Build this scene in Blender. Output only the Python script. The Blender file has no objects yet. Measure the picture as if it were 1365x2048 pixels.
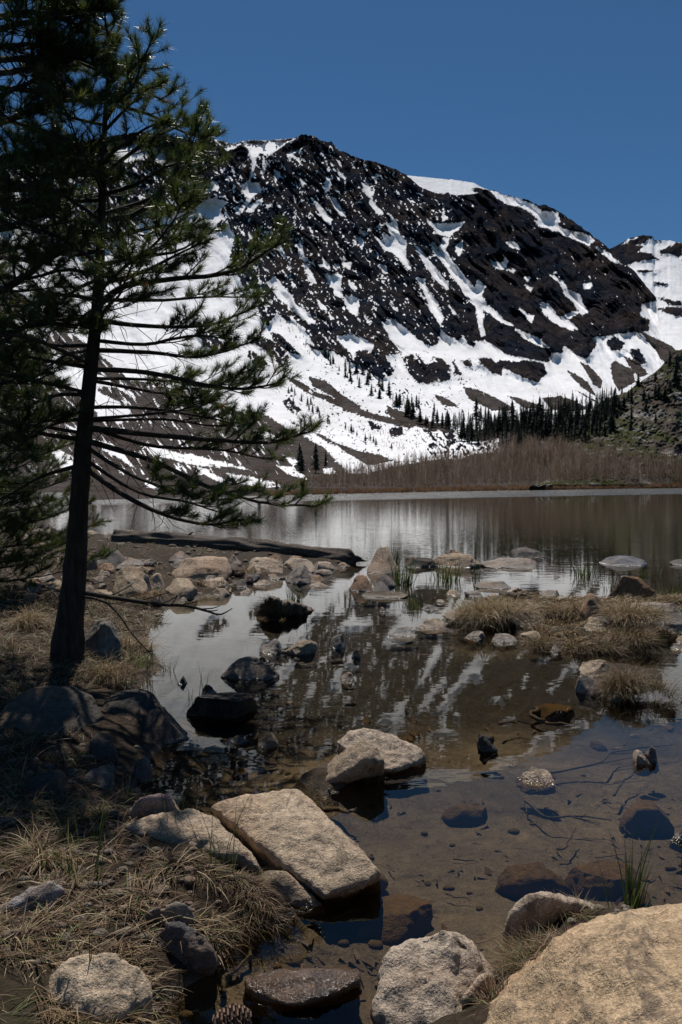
import bpy, bmesh, math, random
import numpy as np
from mathutils import Vector, noise as mnoise
random.seed(7); rng = np.random.default_rng(7)
S = bpy.context.scene; COL = S.collection
# ------------------------------------------------------------------ camera, sky, sun, exposure
F = 28.0/36.0*2048; H = 1.5; HORIZ = 968.0
PITCH = math.atan((1024-HORIZ)/F)
cd = bpy.data.cameras.new("camera"); cam = bpy.data.objects.new("camera", cd); COL.objects.link(cam)
cd.lens = 28; cd.sensor_width = 36; cd.sensor_fit = 'AUTO'; cd.clip_start = 0.05; cd.clip_end = 20000
cam.location = (0, 0, H); cam.rotation_euler = (math.pi/2-PITCH, 0, 0)
S.camera = cam
SUN_EL = math.radians(60); SUN_AZ = math.radians(-7)      # azimuth from +Y, positive towards +X
W = bpy.data.worlds.new("World"); S.world = W; W.use_nodes = True
nt = W.node_tree; bgn = nt.nodes['Background']
sky = nt.nodes.new('ShaderNodeTexSky'); sky.sky_type = 'NISHITA'; sky.sun_disc = False
sky.sun_elevation = SUN_EL; sky.sun_rotation = SUN_AZ; sky.altitude = 2500; sky.air_density = 1.0; sky.dust_density = 0.1; sky.ozone_density = 1.6
tint = nt.nodes.new('ShaderNodeMix'); tint.data_type = 'RGBA'; tint.blend_type = 'MULTIPLY'; tint.inputs[0].default_value = 1; tint.inputs[7].default_value = (.60, 1.0, 1.22, 1)
nt.links.new(sky.outputs[0], tint.inputs[6]); nt.links.new(tint.outputs[2], bgn.inputs[0]); bgn.inputs[1].default_value = 0.05
sd = bpy.data.lights.new("sun", 'SUN'); sun = bpy.data.objects.new("sun", sd); COL.objects.link(sun)
sd.energy = 4.6; sd.angle = math.radians(0.5); sd.color = (1, .95, .88)
sv = Vector((math.sin(SUN_AZ)*math.cos(SUN_EL), math.cos(SUN_AZ)*math.cos(SUN_EL), math.sin(SUN_EL)))
sun.rotation_euler = sv.to_track_quat('Z', 'Y').to_euler()
S.view_settings.view_transform = 'Standard'; S.view_settings.look = 'None'; S.view_settings.exposure = 0.0; S.view_settings.gamma = 1
S.render.engine = 'CYCLES'; S.cycles.max_bounces = 8; S.cycles.transparent_max_bounces = 16
S.cycles.caustics_reflective = False; S.cycles.caustics_refractive = False

# ------------------------------------------------------------------ helpers
cP, sP = math.cos(PITCH), math.sin(PITCH)
def ray(px, py):
    """unit-depth ray (x, y, z) through a point of the picture plane; works on arrays"""
    a = (np.asarray(px, float)-682.5)/F; b = (1024-np.asarray(py, float))/F
    return a, cP+b*sP, -sP+b*cP
def at(px, py, z=0.0):
    a, y, c = ray(px, py); k = (z-H)/c
    return Vector((float(a*k), float(y*k), z))
def deep(px, py, Y):
    a, y, c = ray(px, py); k = Y/y
    return Vector((float(a*k), float(Y), float(H+c*k)))
def tag(o, label=None, cat=None, group=None, kind=None):
    if label: o['label'] = label
    if cat: o['category'] = cat
    if group: o['group'] = group
    if kind: o['kind'] = kind
    return o
def mesh_np(name, V, Fc, mat, parent=None, smooth=True, loc=None, attrs=None):
    """V (n,3); Fc (m,k) faces with a constant number of corners"""
    V = np.asarray(V, np.float32); Fc = np.asarray(Fc, np.int32)
    if loc is not None: V = V-np.asarray(loc, np.float32)
    me = bpy.data.meshes.new(name); m, k = Fc.shape
    me.vertices.add(len(V)); me.vertices.foreach_set('co', V.ravel())
    me.loops.add(m*k); me.loops.foreach_set('vertex_index', Fc.ravel())
    me.polygons.add(m); me.polygons.foreach_set('loop_start', np.arange(0, m*k, k, dtype=np.int32))
    me.polygons.foreach_set('loop_total', np.full(m, k, np.int32))
    me.polygons.foreach_set('use_smooth', np.full(m, smooth, bool))
    if attrs:
        for an, av in attrs.items():
            a = me.attributes.new(an, 'FLOAT', 'POINT'); a.data.foreach_set('value', np.asarray(av, np.float32).ravel())
    me.update(calc_edges=True); me.validate()
    o = bpy.data.objects.new(name, me); COL.objects.link(o)
    if mat: me.materials.append(mat)
    if loc is not None: o.location = loc
    if parent: o.parent = parent; 
    return o
def empty(name, loc, rz=0):
    o = bpy.data.objects.new(name, None); COL.objects.link(o); o.location = loc; o.rotation_euler = (0, 0, rz); o.empty_display_size = .1
    return o
# numpy gradient noise
_perm = rng.permutation(512).astype(np.int64); _perm = np.concatenate([_perm, _perm, _perm])
_g = rng.normal(size=(512, 3)); _g /= np.linalg.norm(_g, axis=1)[:, None]
def perlin(x, y, z=None):
    x = np.asarray(x, float); y = np.asarray(y, float); z = np.zeros_like(x) if z is None else np.asarray(z, float)+0*x
    xi = np.floor(x).astype(np.int64); yi = np.floor(y).astype(np.int64); zi = np.floor(z).astype(np.int64)
    xf, yf, zf = x-xi, y-yi, z-zi
    u, v, w = [t*t*t*(t*(t*6-15)+10) for t in (xf, yf, zf)]
    r = 0
    for dx in (0, 1):
        for dy in (0, 1):
            for dz in (0, 1):
                h = _perm[(_perm[(_perm[(xi+dx) & 511]+yi+dy) & 511]+zi+dz) & 511]
                g = _g[h]
                d = g[..., 0]*(xf-dx)+g[..., 1]*(yf-dy)+g[..., 2]*(zf-dz)
                r = r+d*(u if dx else 1-u)*(v if dy else 1-v)*(w if dz else 1-w)
    return r*1.6
def fbm(x, y, z=None, o=4, gain=.5):
    r = 0; a = 1; f = 1
    for i in range(o):
        r = r+a*perlin(x*f+i*17.3, y*f+i*9.1, None if z is None else z*f); a *= gain; f *= 2.03
    return r
def ridged(x, y, z=None, o=4, gain=.5):
    r = 0; a = 1; f = 1; t = 0
    for i in range(o):
        r = r+a*(1-2*np.abs(perlin(x*f+i*13.7, y*f+i*5.3, None if z is None else z*f))); t += a; a *= gain; f *= 2.07
    return r/t
def poly_sd(X, Y, poly):
    """signed distance, positive inside"""
    P = np.asarray(poly, float); n = len(P); d2 = np.full(X.shape, 1e18); ins = np.zeros(X.shape, bool)
    for i in range(n):
        ax, ay = P[i]; bx, by = P[(i+1) % n]; ex, ey = bx-ax, by-ay
        L = ex*ex+ey*ey+1e-12
        t = np.clip(((X-ax)*ex+(Y-ay)*ey)/L, 0, 1)
        d2 = np.minimum(d2, (X-ax-t*ex)**2+(Y-ay-t*ey)**2)
        if ay != by:
            c = ((ay > Y) != (by > Y)) & (X < ex*(Y-ay)/(by-ay)+ax); ins ^= c
    d = np.sqrt(d2); return np.where(ins, d, -d)
def sstep(a, b, x):
    t = np.clip((x-a)/(b-a), 0, 1); return t*t*(3-2*t)

# ------------------------------------------------------------------ materials
class NB:
    """tiny node builder"""
    def __init__(s, name):
        s.m = bpy.data.materials.new(name); s.m.use_nodes = True; s.t = s.m.node_tree; s.n = s.t.nodes
        s.b = s.n['Principled BSDF']; s.out = s.n['Material Output']
    def new(s, ty, **kw):
        n = s.n.new('ShaderNode'+ty)
        for k, v in kw.items(): setattr(n, k, v)
        return n
    def put(s, sock, v):
        if isinstance(v, bpy.types.NodeSocket): s.t.links.new(v, sock)
        elif v is not None:
            if isinstance(v, (tuple, list)) and len(v) == 3 and sock.type == 'RGBA': v = (*v, 1)
            sock.default_value = v
    def noise(s, vec, scale, detail=4, rough=.6, dist=0):
        n = s.new('TexNoise'); s.put(n.inputs['Vector'], vec); n.inputs['Scale'].default_value = scale
        n.inputs['Detail'].default_value = detail; n.inputs['Roughness'].default_value = rough; n.inputs['Distortion'].default_value = dist
        return n.outputs['Fac']
    def vor(s, vec, scale, feat='F1'):
        n = s.new('TexVoronoi', feature=feat); s.put(n.inputs['Vector'], vec); n.inputs['Scale'].default_value = scale; return n.outputs['Distance']
    def math(s, op, a, b=None, c=None, clamp=False):
        n = s.new('Math', operation=op, use_clamp=clamp); s.put(n.inputs[0], a)
        if b is not None: s.put(n.inputs[1], b)
        if c is not None: s.put(n.inputs[2], c)
        return n.outputs[0]
    def ramp(s, v, lo, hi, a=0., b=1.):
        n = s.new('MapRange'); s.put(n.inputs[0], v)
        for i, q in enumerate((lo, hi, a, b)): n.inputs[i+1].default_value = q
        return n.outputs[0]
    def mix(s, f, a, b):
        n = s.new('Mix', data_type='RGBA'); s.put(n.inputs[0], f); s.put(n.inputs[6], a); s.put(n.inputs[7], b); return n.outputs[2]
    def mul(s, a, b, f=1.0):
        n = s.new('Mix', data_type='RGBA', blend_type='MULTIPLY'); s.put(n.inputs[0], f); s.put(n.inputs[6], a); s.put(n.inputs[7], b); return n.outputs[2]
    def gray(s, v):
        n = s.new('CombineColor'); 
        for i in range(3): s.put(n.inputs[i], v)
        return n.outputs[0]
    def mapping(s, vec, scale=(1, 1, 1), rot=(0, 0, 0)):
        n = s.new('Mapping'); s.put(n.inputs[0], vec); n.inputs['Scale'].default_value = scale; n.inputs['Rotation'].default_value = rot; return n.outputs[0]
    def bump(s, h, dist=1.0, strength=1.0, nrm=None):
        n = s.new('Bump'); s.put(n.inputs['Height'], h); n.inputs['Distance'].default_value = dist; n.inputs['Strength'].default_value = strength
        if nrm is not None: s.put(n.inputs['Normal'], nrm)
        return n.outputs[0]
    def done(s, color=None, rough=.8, nrm=None, spec=.3):
        s.put(s.b.inputs['Base Color'], color); s.put(s.b.inputs['Roughness'], rough); s.put(s.b.inputs['Normal'], nrm)
        s.put(s.b.inputs['Specular IOR Level'], spec); return s.m
def m_mountain():
    q = NB('mountain rock and snow'); g = q.new('NewGeometry').outputs['Position']
    at_ = q.new('Attribute', attribute_name='snow').outputs['Fac']; sc = q.new('Attribute', attribute_name='scree').outputs['Fac']
    n1 = q.noise(g, .09, 5, .65); n2 = q.noise(g, .35, 4, .7)
    s = q.math('ADD', at_, q.ramp(n2, .3, .7, -.14, .14)); snow = q.ramp(s, -.02, .04)
    rock = q.mix(q.ramp(q.noise(g, .011, 5, .6), .42, .62), (.014, .018, .028), (.038, .031, .030))  # blue cast of distant haze is put into the dark rock colour
    st = q.noise(q.mapping(g, (1.6, 1, .3)), .045, 5, .65, .5); rock = q.mul(rock, q.gray(q.ramp(st, .32, .68, .6, 1.5))); rock = q.mul(rock, q.gray(q.ramp(n1, .3, .7, .7, 1.3)))
    rock = q.mix(q.ramp(n2, .60, .75), rock, (.040, .039, .042))
    n2s = q.noise(q.mapping(g, (1, .25, .6)), .30, 4, .7); scr = q.mix(n2s, (.065, .056, .052), (.12, .104, .097)); scr = q.mix(q.ramp(q.noise(q.mapping(g, (1, .2, .5)), .06, 5, .65), .45, .62), scr, (.07, .056, .049))
    base = q.mix(sc, rock, scr)
    sncol = q.mix(q.ramp(q.noise(q.mapping(g, (1, 1, .5)), .02, 5, .65), .35, .7), (.92, .92, .94), (.76, .755, .76))
    col = q.mix(snow, base, sncol)
    hgt = q.mix(snow, q.gray(q.math('ADD', q.math('MULTIPLY', q.noise(q.mapping(g, (1, .5, .3)), .06, 6, .66), 24.0), q.math('MULTIPLY', n2s, 1.6))), q.gray(q.math('ADD', q.math('MULTIPLY', q.noise(q.mapping(g, (1, .35, .5)), .04, 4), 7.0), 9.)))
    nr = q.bump(hgt, 1.0, .8)
    return q.done(col, .9, nr, 0.)
def m_hill():
    q = NB('rocky hillside'); g = q.new('NewGeometry').outputs['Position']
    n1 = q.noise(g, .06, 6, .7); n2 = q.noise(g, .3, 5, .7); n3 = q.noise(g, .028, 4, .6)
    col = q.mix(q.ramp(n2, .42, .62), (.09, .082, .076), (.34, .32, .30))
    col = q.mix(q.ramp(n1, .44, .52), col, q.mix(n2, (.03, .04, .015), (.08, .078, .04)))
    col = q.mix(q.ramp(n3, .52, .60), col, (.085, .07, .06))
    nr = q.bump(q.math('ADD', q.math('MULTIPLY', n1, 3.0), q.math('MULTIPLY', n2, 1.2)), 1.0, .7)
    return q.done(col, .9, nr, 0.)
def m_rock():
    q = NB('granite boulder'); tc = q.new('TexCoord').outputs['Object']; oi = q.new('ObjectInfo'); g = q.new('NewGeometry').outputs['Position']
    off = q.new('VectorMath', operation='ADD'); q.put(off.inputs[0], tc); 
    cx = q.new('CombineXYZ'); q.put(cx.inputs[0], q.math('MULTIPLY', oi.outputs['Random'], 37.)); q.put(cx.inputs[1], q.math('MULTIPLY', oi.outputs['Random'], 91.)); q.put(off.inputs[1], cx.outputs[0])
    v = off.outputs[0]
    n1 = q.noise(v, 3.5, 6, .65); n2 = q.noise(v, 28, 5, .7); n3 = q.noise(v, 140, 3, .7); sp = q.noise(v, 420, 2, .6)
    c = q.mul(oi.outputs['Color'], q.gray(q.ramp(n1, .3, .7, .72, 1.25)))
    c = q.mix(q.math('MULTIPLY', q.ramp(q.noise(v, 2.0, 3), .5, .66), .35), c, (.36, .20, .11))          # rust stain
    c = q.mul(c, q.gray(q.ramp(n2, .3, .72, .66, 1.28)))
    c = q.mul(c, q.gray(q.ramp(n3, .32, .62, .55, 1.18)))
    c = q.mix(q.ramp(sp, .66, .72), c, (.03, .028, .025))                                              # mica specks
    lich = q.ramp(q.noise(q.mapping(v, (1, 1, 1)), 9, 6, .75), .60, .68)
    c = q.mix(q.math('MULTIPLY', lich, .75), c, (.035, .032, .030))
    vv = q.new('VectorMath', operation='ADD'); q.put(vv.inputs[0], v); nz = q.new('TexNoise'); q.put(nz.inputs['Vector'], v); nz.inputs['Scale'].default_value = 3; nz.inputs['Detail'].default_value = 5; sc_ = q.new('VectorMath', operation='SCALE'); q.put(sc_.inputs[0], nz.outputs['Color']); sc_.inputs['Scale'].default_value = .35; q.put(vv.inputs[1], sc_.outputs[0])
    ck = q.ramp(q.vor(vv.outputs[0], 2.2, 'DISTANCE_TO_EDGE'), .0, .007); ckm = q.ramp(q.noise(v, 1.8, 2), .47, .55); crack = q.math('MULTIPLY', q.math('SUBTRACT', 1., ck), ckm); c = q.mix(q.math('MULTIPLY', crack, .0), c, (.06, .045, .035))
    strk = q.ramp(q.noise(q.mapping(v, (2.6, .8, 1), (0, 0, .7)), 5, 6, .74, .5), .54, .63); c = q.mix(q.math('MULTIPLY', strk, .7), c, (.11, .088, .072))
    z = q.new('SeparateXYZ'); q.put(z.inputs[0], g); zz = q.math('ADD', z.outputs[2], q.ramp(n2, 0, 1, -.02, .02))
    wet = q.math('MAXIMUM', q.ramp(zz, .032, .008), q.math('SUBTRACT', 1., oi.outputs['Alpha']))
    c = q.mix(wet, c, q.mul(c, (.42, .34, .25)))
    sub = q.ramp(zz, -.0, -.05)
    c = q.mix(q.math('MULTIPLY', sub, .4), c, (.15, .105, .05))
    h = q.math('ADD', q.math('ADD', q.math('MULTIPLY', n2, .016), q.math('MULTIPLY', n3, .006)), q.math('SUBTRACT', q.math('MULTIPLY', q.noise(v, 8, 6, .7), .035), q.math('MULTIPLY', crack, .001)))
    return q.done(c, q.ramp(wet, 0, 1, .9, .15), q.bump(h, 1.0, .9), q.math('MULTIPLY', q.ramp(wet, 0, 1, .12, .85), q.ramp(z.outputs[2], -.01, .0)))
def m_ground():
    q = NB('shore mud and lake bed'); g = q.new('NewGeometry').outputs['Position']
    z = q.new('SeparateXYZ'); q.put(z.inputs[0], g)
    n1 = q.noise(g, 1.3, 6, .65); n2 = q.noise(g, 14, 5, .7); n3 = q.noise(g, 90, 3, .7)
    bed = q.mix(q.ramp(n1, .38, .62), (.165, .128, .088), (.085, .064, .045)); bed = q.mul(bed, q.gray(q.ramp(n2, .3, .7, .7, 1.25)))
    bed = q.mul(bed, q.gray(q.ramp(n3, .3, .7, .75, 1.2)))
    deb = q.ramp(q.noise(q.mapping(g, (1, 2.2, 1), (0, 0, .4)), 9, 5, .7, .6), .58, .63); bed = q.mix(q.math('MULTIPLY', deb, .6), bed, (.03, .022, .015))
    land = q.mix(q.ramp(n2, .35, .65), (.017, .012, .008), (.06, .042, .028)); land = q.mix(q.ramp(n1, .55, .68), land, (.035, .036, .016))
    c = q.mix(q.ramp(z.outputs[2], -.01, .03), bed, land)
    muck_depth_dark = q.math('MULTIPLY', q.ramp(q.math('ADD', z.outputs[1], q.ramp(n1, 0, 1, -.9, .9)), 4.5, 5.4), q.ramp(z.outputs[2], .0, -.05)); c = q.mix(q.math('MULTIPLY', muck_depth_dark, .93), c, (.014, .011, .008))  # dark muck, with the darkness of deeper water put into the bed colour
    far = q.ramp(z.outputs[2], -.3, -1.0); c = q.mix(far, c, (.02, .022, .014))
    h = q.math('ADD', q.math('MULTIPLY', n2, .03), q.math('MULTIPLY', n3, .008))
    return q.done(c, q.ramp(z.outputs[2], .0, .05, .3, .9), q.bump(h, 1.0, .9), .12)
def m_water():
    q = NB('lake water'); g = q.new('NewGeometry').outputs['Position']
    s = q.new('SeparateXYZ'); q.put(s.inputs[0], g); X, Y = s.outputs[0], s.outputs[1]
    far = q.ramp(q.math('SUBTRACT', Y, q.math('ADD', q.math('MULTIPLY', X, .87), 74.)), -2, 4)
    mid = q.ramp(Y, 11, 19)
    patch = q.ramp(q.noise(g, .35, 3, .5), .4, .65)
    w1 = q.noise(q.mapping(g, (.75, 1.6, 1), (0, 0, .15)), 3.2, 2, .5, .3); w2 = q.noise(q.mapping(g, (.8, 1.5, 1), (0, 0, -.3)), 11, 2, .5, .2)
    amp = q.math('ADD', q.math('MULTIPLY', mid, .0026), q.math('MULTIPLY', q.math('ADD', q.math('MULTIPLY', patch, .0009), .0003), 1.0))
    amp = q.math('ADD', amp, q.math('MULTIPLY', far, .07))
    h = q.math('MULTIPLY', q.math('ADD', w1, q.math('MULTIPLY', w2, .22)), amp)
    nr = q.bump(h, 1.0, 1.0)
    gl = q.new('BsdfGlossy'); q.put(gl.inputs['Roughness'], q.math('MULTIPLY', far, .16)); q.put(gl.inputs['Normal'], nr); q.put(gl.inputs['Color'], (.96, .965, .93))
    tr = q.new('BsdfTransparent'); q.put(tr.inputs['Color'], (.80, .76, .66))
    fr = q.new('Fresnel'); fr.inputs['IOR'].default_value = 1.33; q.put(fr.inputs['Normal'], nr)
    mx = q.new('MixShader'); q.put(mx.inputs[0], fr.outputs[0]); q.put(mx.inputs[1], tr.outputs[0]); q.put(mx.inputs[2], gl.outputs[0])
    q.put(q.out.inputs['Surface'], mx.outputs[0]); return q.m
def m_plain(name, c1, c2, scale=6, rough=.8, bumpd=0, stretch=(1, 1, 1), spec=.3, trans=0, darkspots=0):
    q = NB(name); tc = q.new('TexCoord').outputs['Object']; v = q.mapping(tc, stretch); n = q.noise(v, scale, 5, .65)
    c = q.mix(q.ramp(n, .35, .65), c1, c2)
    nr = q.bump(q.noise(v, scale*3, 5, .7), bumpd, 1) if bumpd else None
    q.done(c, rough, nr, spec)
    if trans:
        tl = q.new('BsdfTranslucent'); q.put(tl.inputs[0], c); mx = q.new('MixShader'); mx.inputs[0].default_value = trans
        q.put(mx.inputs[1], q.b.outputs[0]); q.put(mx.inputs[2], tl.outputs[0]); q.put(q.out.inputs['Surface'], mx.outputs[0])
    return q.m
def m_blade(name, stops, rough=.6, trans=.3, spec=.3):
    """colour by the per-vertex 'tone' attribute"""
    q = NB(name); a = q.new('Attribute', attribute_name='tone').outputs['Fac']; r = q.new('ValToRGB'); q.put(r.inputs[0], a)
    e = r.color_ramp.elements; e[0].position = stops[0][0]; e[0].color = (*stops[0][1], 1); e[1].position = stops[-1][0]; e[1].color = (*stops[-1][1], 1)
    for p, c in stops[1:-1]: x = e.new(p); x.color = (*c, 1)
    q.done(r.outputs[0], rough, None, spec)
    tl = q.new('BsdfTranslucent'); q.put(tl.inputs[0], r.outputs[0]); mx = q.new('MixShader'); mx.inputs[0].default_value = trans
    q.put(mx.inputs[1], q.b.outputs[0]); q.put(mx.inputs[2], tl.outputs[0]); q.put(q.out.inputs['Surface'], mx.outputs[0]); return q.m
M = dict(mountain=m_mountain(), hill=m_hill(), rock=m_rock(), ground=m_ground(), water=m_water(),
    bark=m_plain('pine bark', (.022, .015, .011), (.085, .055, .038), 9, .9, .03, (3, 3, .6)),
    twig=m_plain('pine twig', (.02, .015, .011), (.07, .05, .035), 20, .9),
    needle=m_blade('pine needles', [(0, (.02, .034, .008)), (.5, (.058, .085, .017)), (.9, (.19, .21, .04)), (1, (.20, .13, .04))], .36, .45, .6),
    conifer=m_plain('far conifer', (.010, .017, .011), (.034, .045, .022), .6, .9),
    cbark=m_plain('far conifer bark', (.03, .022, .018), (.06, .045, .035), 2, .9),
    aspen=m_blade('bare thicket', [(0, (.10, .07, .05)), (.5, (.25, .178, .128)), (1, (.46, .37, .29))], .9, .4, .0),
    willow=m_blade('red willow', [(0, (.11, .06, .036)), (.6, (.27, .15, .085)), (1, (.38, .27, .16))], .9, .35, .0),
    straw=m_blade('dry sedge', [(0, (.05, .028, .015)), (.35, (.16, .095, .048)), (.75, (.33, .235, .13)), (.9, (.45, .36, .22)), (.93, (.06, .09, .02)), (1, (.13, .17, .04))], .6, .25),
    green=m_blade('green sedge', [(0, (.03, .045, .01)), (.6, (.075, .11, .022)), (.85, (.16, .18, .05)), (1, (.36, .28, .15))], .5, .35),
    wood=m_plain('weathered log wood', (.045, .033, .025), (.20, .155, .12), 7, .85, .03, (.5, 6, 6)),
    dwood=m_plain('waterlogged wood', (.03, .02, .013), (.11, .07, .042), 9, .6, .01, (1, 1, 3)),
    cone=m_plain('pine cone scales', (.10, .06, .04), (.26, .17, .12), 30, .7, .003))
# ------------------------------------------------------------------ mountains
CR = dict(A=(0, 200, 1.95), B=(400, 240, 2.73), C=(865, 320, 2.73), D=(300, 600, 2.275), E=(765, 700, 2.275), P=(0, 0, 1))
def cv(c, pts):
    x0, y0, s = CR[c]; return [(x0+a/s, y0+b/s) for a, b in pts]
SKY_B = cv('B', [(40,115),(90,108),(150,125),(180,130),(250,112),(380,112),(520,100),(545,88),(600,88),(620,92),(660,120),(690,122),(720,130),(760,175),(800,188),(850,210),(900,225),(970,240),(1040,268),(1100,290),(1150,320),(1200,365),(1270,395),(1340,412)])
SKY_C = cv('C', [(40,192),(130,195),(240,185),(285,160),(330,170),(380,195),(480,215),(540,235),(580,255),(620,255),(690,290),(760,335),(850,400),(900,440),(960,485),(1000,520),(1050,570),(1100,610),(1150,670),(1200,730),(1225,758),(1237,870),(1262,980),(1330,1035),(1400,1075)])
SKYL = np.array([(-400, 420), (-150, 350), (0, 310), (120, 290), (277, 264), (359, 277), (400, 284)]+SKY_B+SKY_C+[(1480, 740), (1800, 800)])
SHORE = np.array([(-400, 1030), (130, 1018), (180, 1001), (420, 996), (590, 990), (760, 986), (1000, 981), (1365, 975.5), (1800, 973)])
RTAB = np.array([(0, 0), (.04, .045), (.10, .10), (.22, .21), (.38, .35), (.60, .58), (.8, .80), (1, 1.0)])
def skyline(x): return np.interp(x, SKYL[:, 0], SKYL[:, 1])
def shoreline(x): return np.interp(x, SHORE[:, 0], SHORE[:, 1])
def Rmain(x, y):
    ys = shoreline(x); Rs = H*F/(ys-HORIZ); t = np.clip((ys-y)/(ys-272.), -.05, 1.1)
    Rt = 2150-.12*np.abs(x-700)
    return Rs+(Rt-Rs)*np.interp(t, RTAB[:, 0], RTAB[:, 1])
def onR(px, py, R):
    a, y, c = ray(px, py); k = R/np.sqrt(a*a+y*y)
    return np.stack([a*k, y*k, H+c*k], -1)
SN = [('B',[(85,108),(150,125),(250,112),(520,98),(440,150),(380,190),(330,175),(290,230),(265,160),(240,115),(190,150),(150,165),(130,150)]),
 ('B',[(300,210),(270,330),(230,360),(240,400),(270,430),(200,510),(215,515),(290,420),(335,380),(320,345),(270,350),(300,250)]),
 ('B',[(590,120),(560,150),(510,180),(490,215),(470,190),(520,160),(560,130)]),('B',[(410,285),(440,280),(435,310),(415,330),(405,310)]),
 ('B',[(340,430),(290,500),(250,500),(280,465)]),('B',[(350,225),(335,290),(350,290),(362,240)]),('B',[(550,320),(580,350),(560,355)]),
 ('B',[(610,430),(650,460),(720,545),(710,565),(680,545),(655,500),(640,470)]),('B',[(710,420),(740,430),(795,522),(770,520),(735,480)]),
 ('B',[(750,260),(795,320),(760,300)]),('B',[(700,310),(720,320),(702,380),(688,360)]),('B',[(890,350),(915,345),(925,385),(945,395),(940,430),(920,420),(895,385)]),
 ('B',[(935,432),(1000,510),(975,515),(925,450)]),
 ('B',[(1030,510),(1080,560),(1080,610),(1110,650),(1130,670),(1120,740),(1150,800),(1150,820),(1100,770),(1050,720),(1010,710),(960,640),(1010,680),(1000,620),(1050,640),(1020,570),(1050,560)]),
 ('B',[(855,630),(890,660),(885,705),(865,665)]),('B',[(865,600),(915,620),(890,632)]),('B',[(415,660),(450,700),(465,745),(430,715)]),
 ('B',[(535,680),(560,700),(580,770),(560,760),(545,730)]),('B',[(565,780),(610,830),(635,890),(605,885),(580,830)]),
 ('B',[(685,840),(710,850),(750,840),(772,850),(770,890),(760,930),(790,970),(740,960),(730,920),(700,890)]),
 ('B',[(790,970),(830,960),(870,980),(860,1065),(820,1045),(800,1000)]),('B',[(780,778),(822,778),(818,812),(788,802)]),('B',[(815,880),(842,890),(852,935),(828,915)]),
 ('B',[(675,765),(700,790),(712,818),(680,800)]),('B',[(975,798),(1015,800),(1017,834)]),
 ('B',[(365,890),(400,860),(430,870),(460,920),(500,960),(520,1010),(570,1050),(600,1060),(635,1115),(590,1100),(520,1050),(480,1010),(430,970)]),
 ('B',[(640,980),(695,1035),(660,1030)]),('B',[(750,1180),(820,1175),(870,1185),(950,1230),(930,1260),(850,1250),(840,1310),(820,1260),(780,1230),(750,1200)]),
 ('B',[(1000,1120),(1060,1095),(1130,1150),(1200,1210),(1180,1260),(1130,1280),(1110,1250),(1050,1200)]),('B',[(895,1060),(935,1110),(915,1105)]),
 ('B',[(1180,860),(1230,870),(1230,900),(1270,960),(1303,1010),(1300,1035),(1250,990),(1220,930)]),
 ('B',[(1170,675),(1220,720),(1250,770),(1300,830),(1355,900),(1350,925),(1300,880),(1260,830),(1220,770)]),
 ('B',[(1040,990),(1085,1045),(1060,1040)]),('B',[(500,1070),(560,1140),(620,1230),(560,1210),(500,1130)]),('B',[(420,1060),(520,1130),(560,1200),(640,1280),(700,1365),(560,1365),(440,1250),(380,1120)]),
 ('C',[(0,345),(80,352),(172,340),(140,380),(90,415),(30,405),(0,365),(-30,330)]),
 ('C',[(60,425),(92,430),(70,490),(110,560),(150,600),(180,640),(230,700),(262,740),(300,790),(350,830),(400,885),(445,905),(380,890),(320,845),(275,810),(282,850),(270,900),(287,960),(270,960),(248,880),(238,800),(200,760),(160,700),(100,620),(40,540),(0,480),(0,445),(35,495),(50,460)]),
 ('C',[(250,655),(290,690),(265,745),(235,700)]),('C',[(130,465),(162,445),(162,495),(150,525),(130,500)]),('C',[(405,447),(445,450),(478,485),(420,470)]),
 ('C',[(322,552),(380,565),(398,532),(412,560),(390,603),(350,592)]),('C',[(405,600),(455,598),(442,618)]),('C',[(58,290),(77,320),(58,332)]),
 ('C',[(310,165),(380,190),(480,215),(560,250),(600,280),(680,290),(692,330),(680,360),(740,390),(800,400),(850,415),(882,440),(850,465),(800,440),(740,415),(660,385),(600,345),(560,305),(520,275),(460,248),(400,238),(360,205)]),
 ('C',[(895,478),(960,510),(1035,572),(990,555),(930,505)]),('C',[(505,638),(537,645),(520,662)]),('C',[(505,682),(548,700),(535,718)]),
 ('C',[(705,682),(740,715),(800,735),(822,790),(852,830),(818,848),(785,800),(757,762),(728,740)]),('C',[(828,680),(868,672),(862,697),(830,702)]),
 ('C',[(585,780),(630,790),(680,850),(740,875),(792,922),(760,925),(700,905),(650,875),(610,835)]),('C',[(715,855),(760,832),(800,830),(745,865)]),
 ('C',[(478,812),(520,848),(555,850),(542,885),(510,853)]),('C',[(455,922),(520,948),(580,978),(635,1025),(560,1002),(500,975)]),('C',[(635,622),(700,655),(735,695),(680,655)]),
 ('C',[(0,570),(40,615),(92,705),(40,675),(0,630)]),('C',[(90,790),(142,858),(110,830)]),('C',[(1150,790),(1235,770),(1240,930),(1185,940),(1190,870),(1140,850)]),
 ('C',[(560,330),(600,340),(640,372),(585,362)]),('C',[(0,760),(60,860),(40,890),(-20,800)]),
 ('A',[(100,470),(160,490),(180,520),(240,545),(272,560),(200,575),(60,545)]),('A',[(560,200),(640,180),(700,240),(640,260)]),('A',[(160,240),(300,250),(360,290),(230,300)]),('A',[(430,170),(520,140),(560,230),(470,240)]),
 ('A',[(30,330),(110,340),(160,390),(60,380)]),('A',[(800,330),(850,320),(850,350),(800,352)])]
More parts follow.
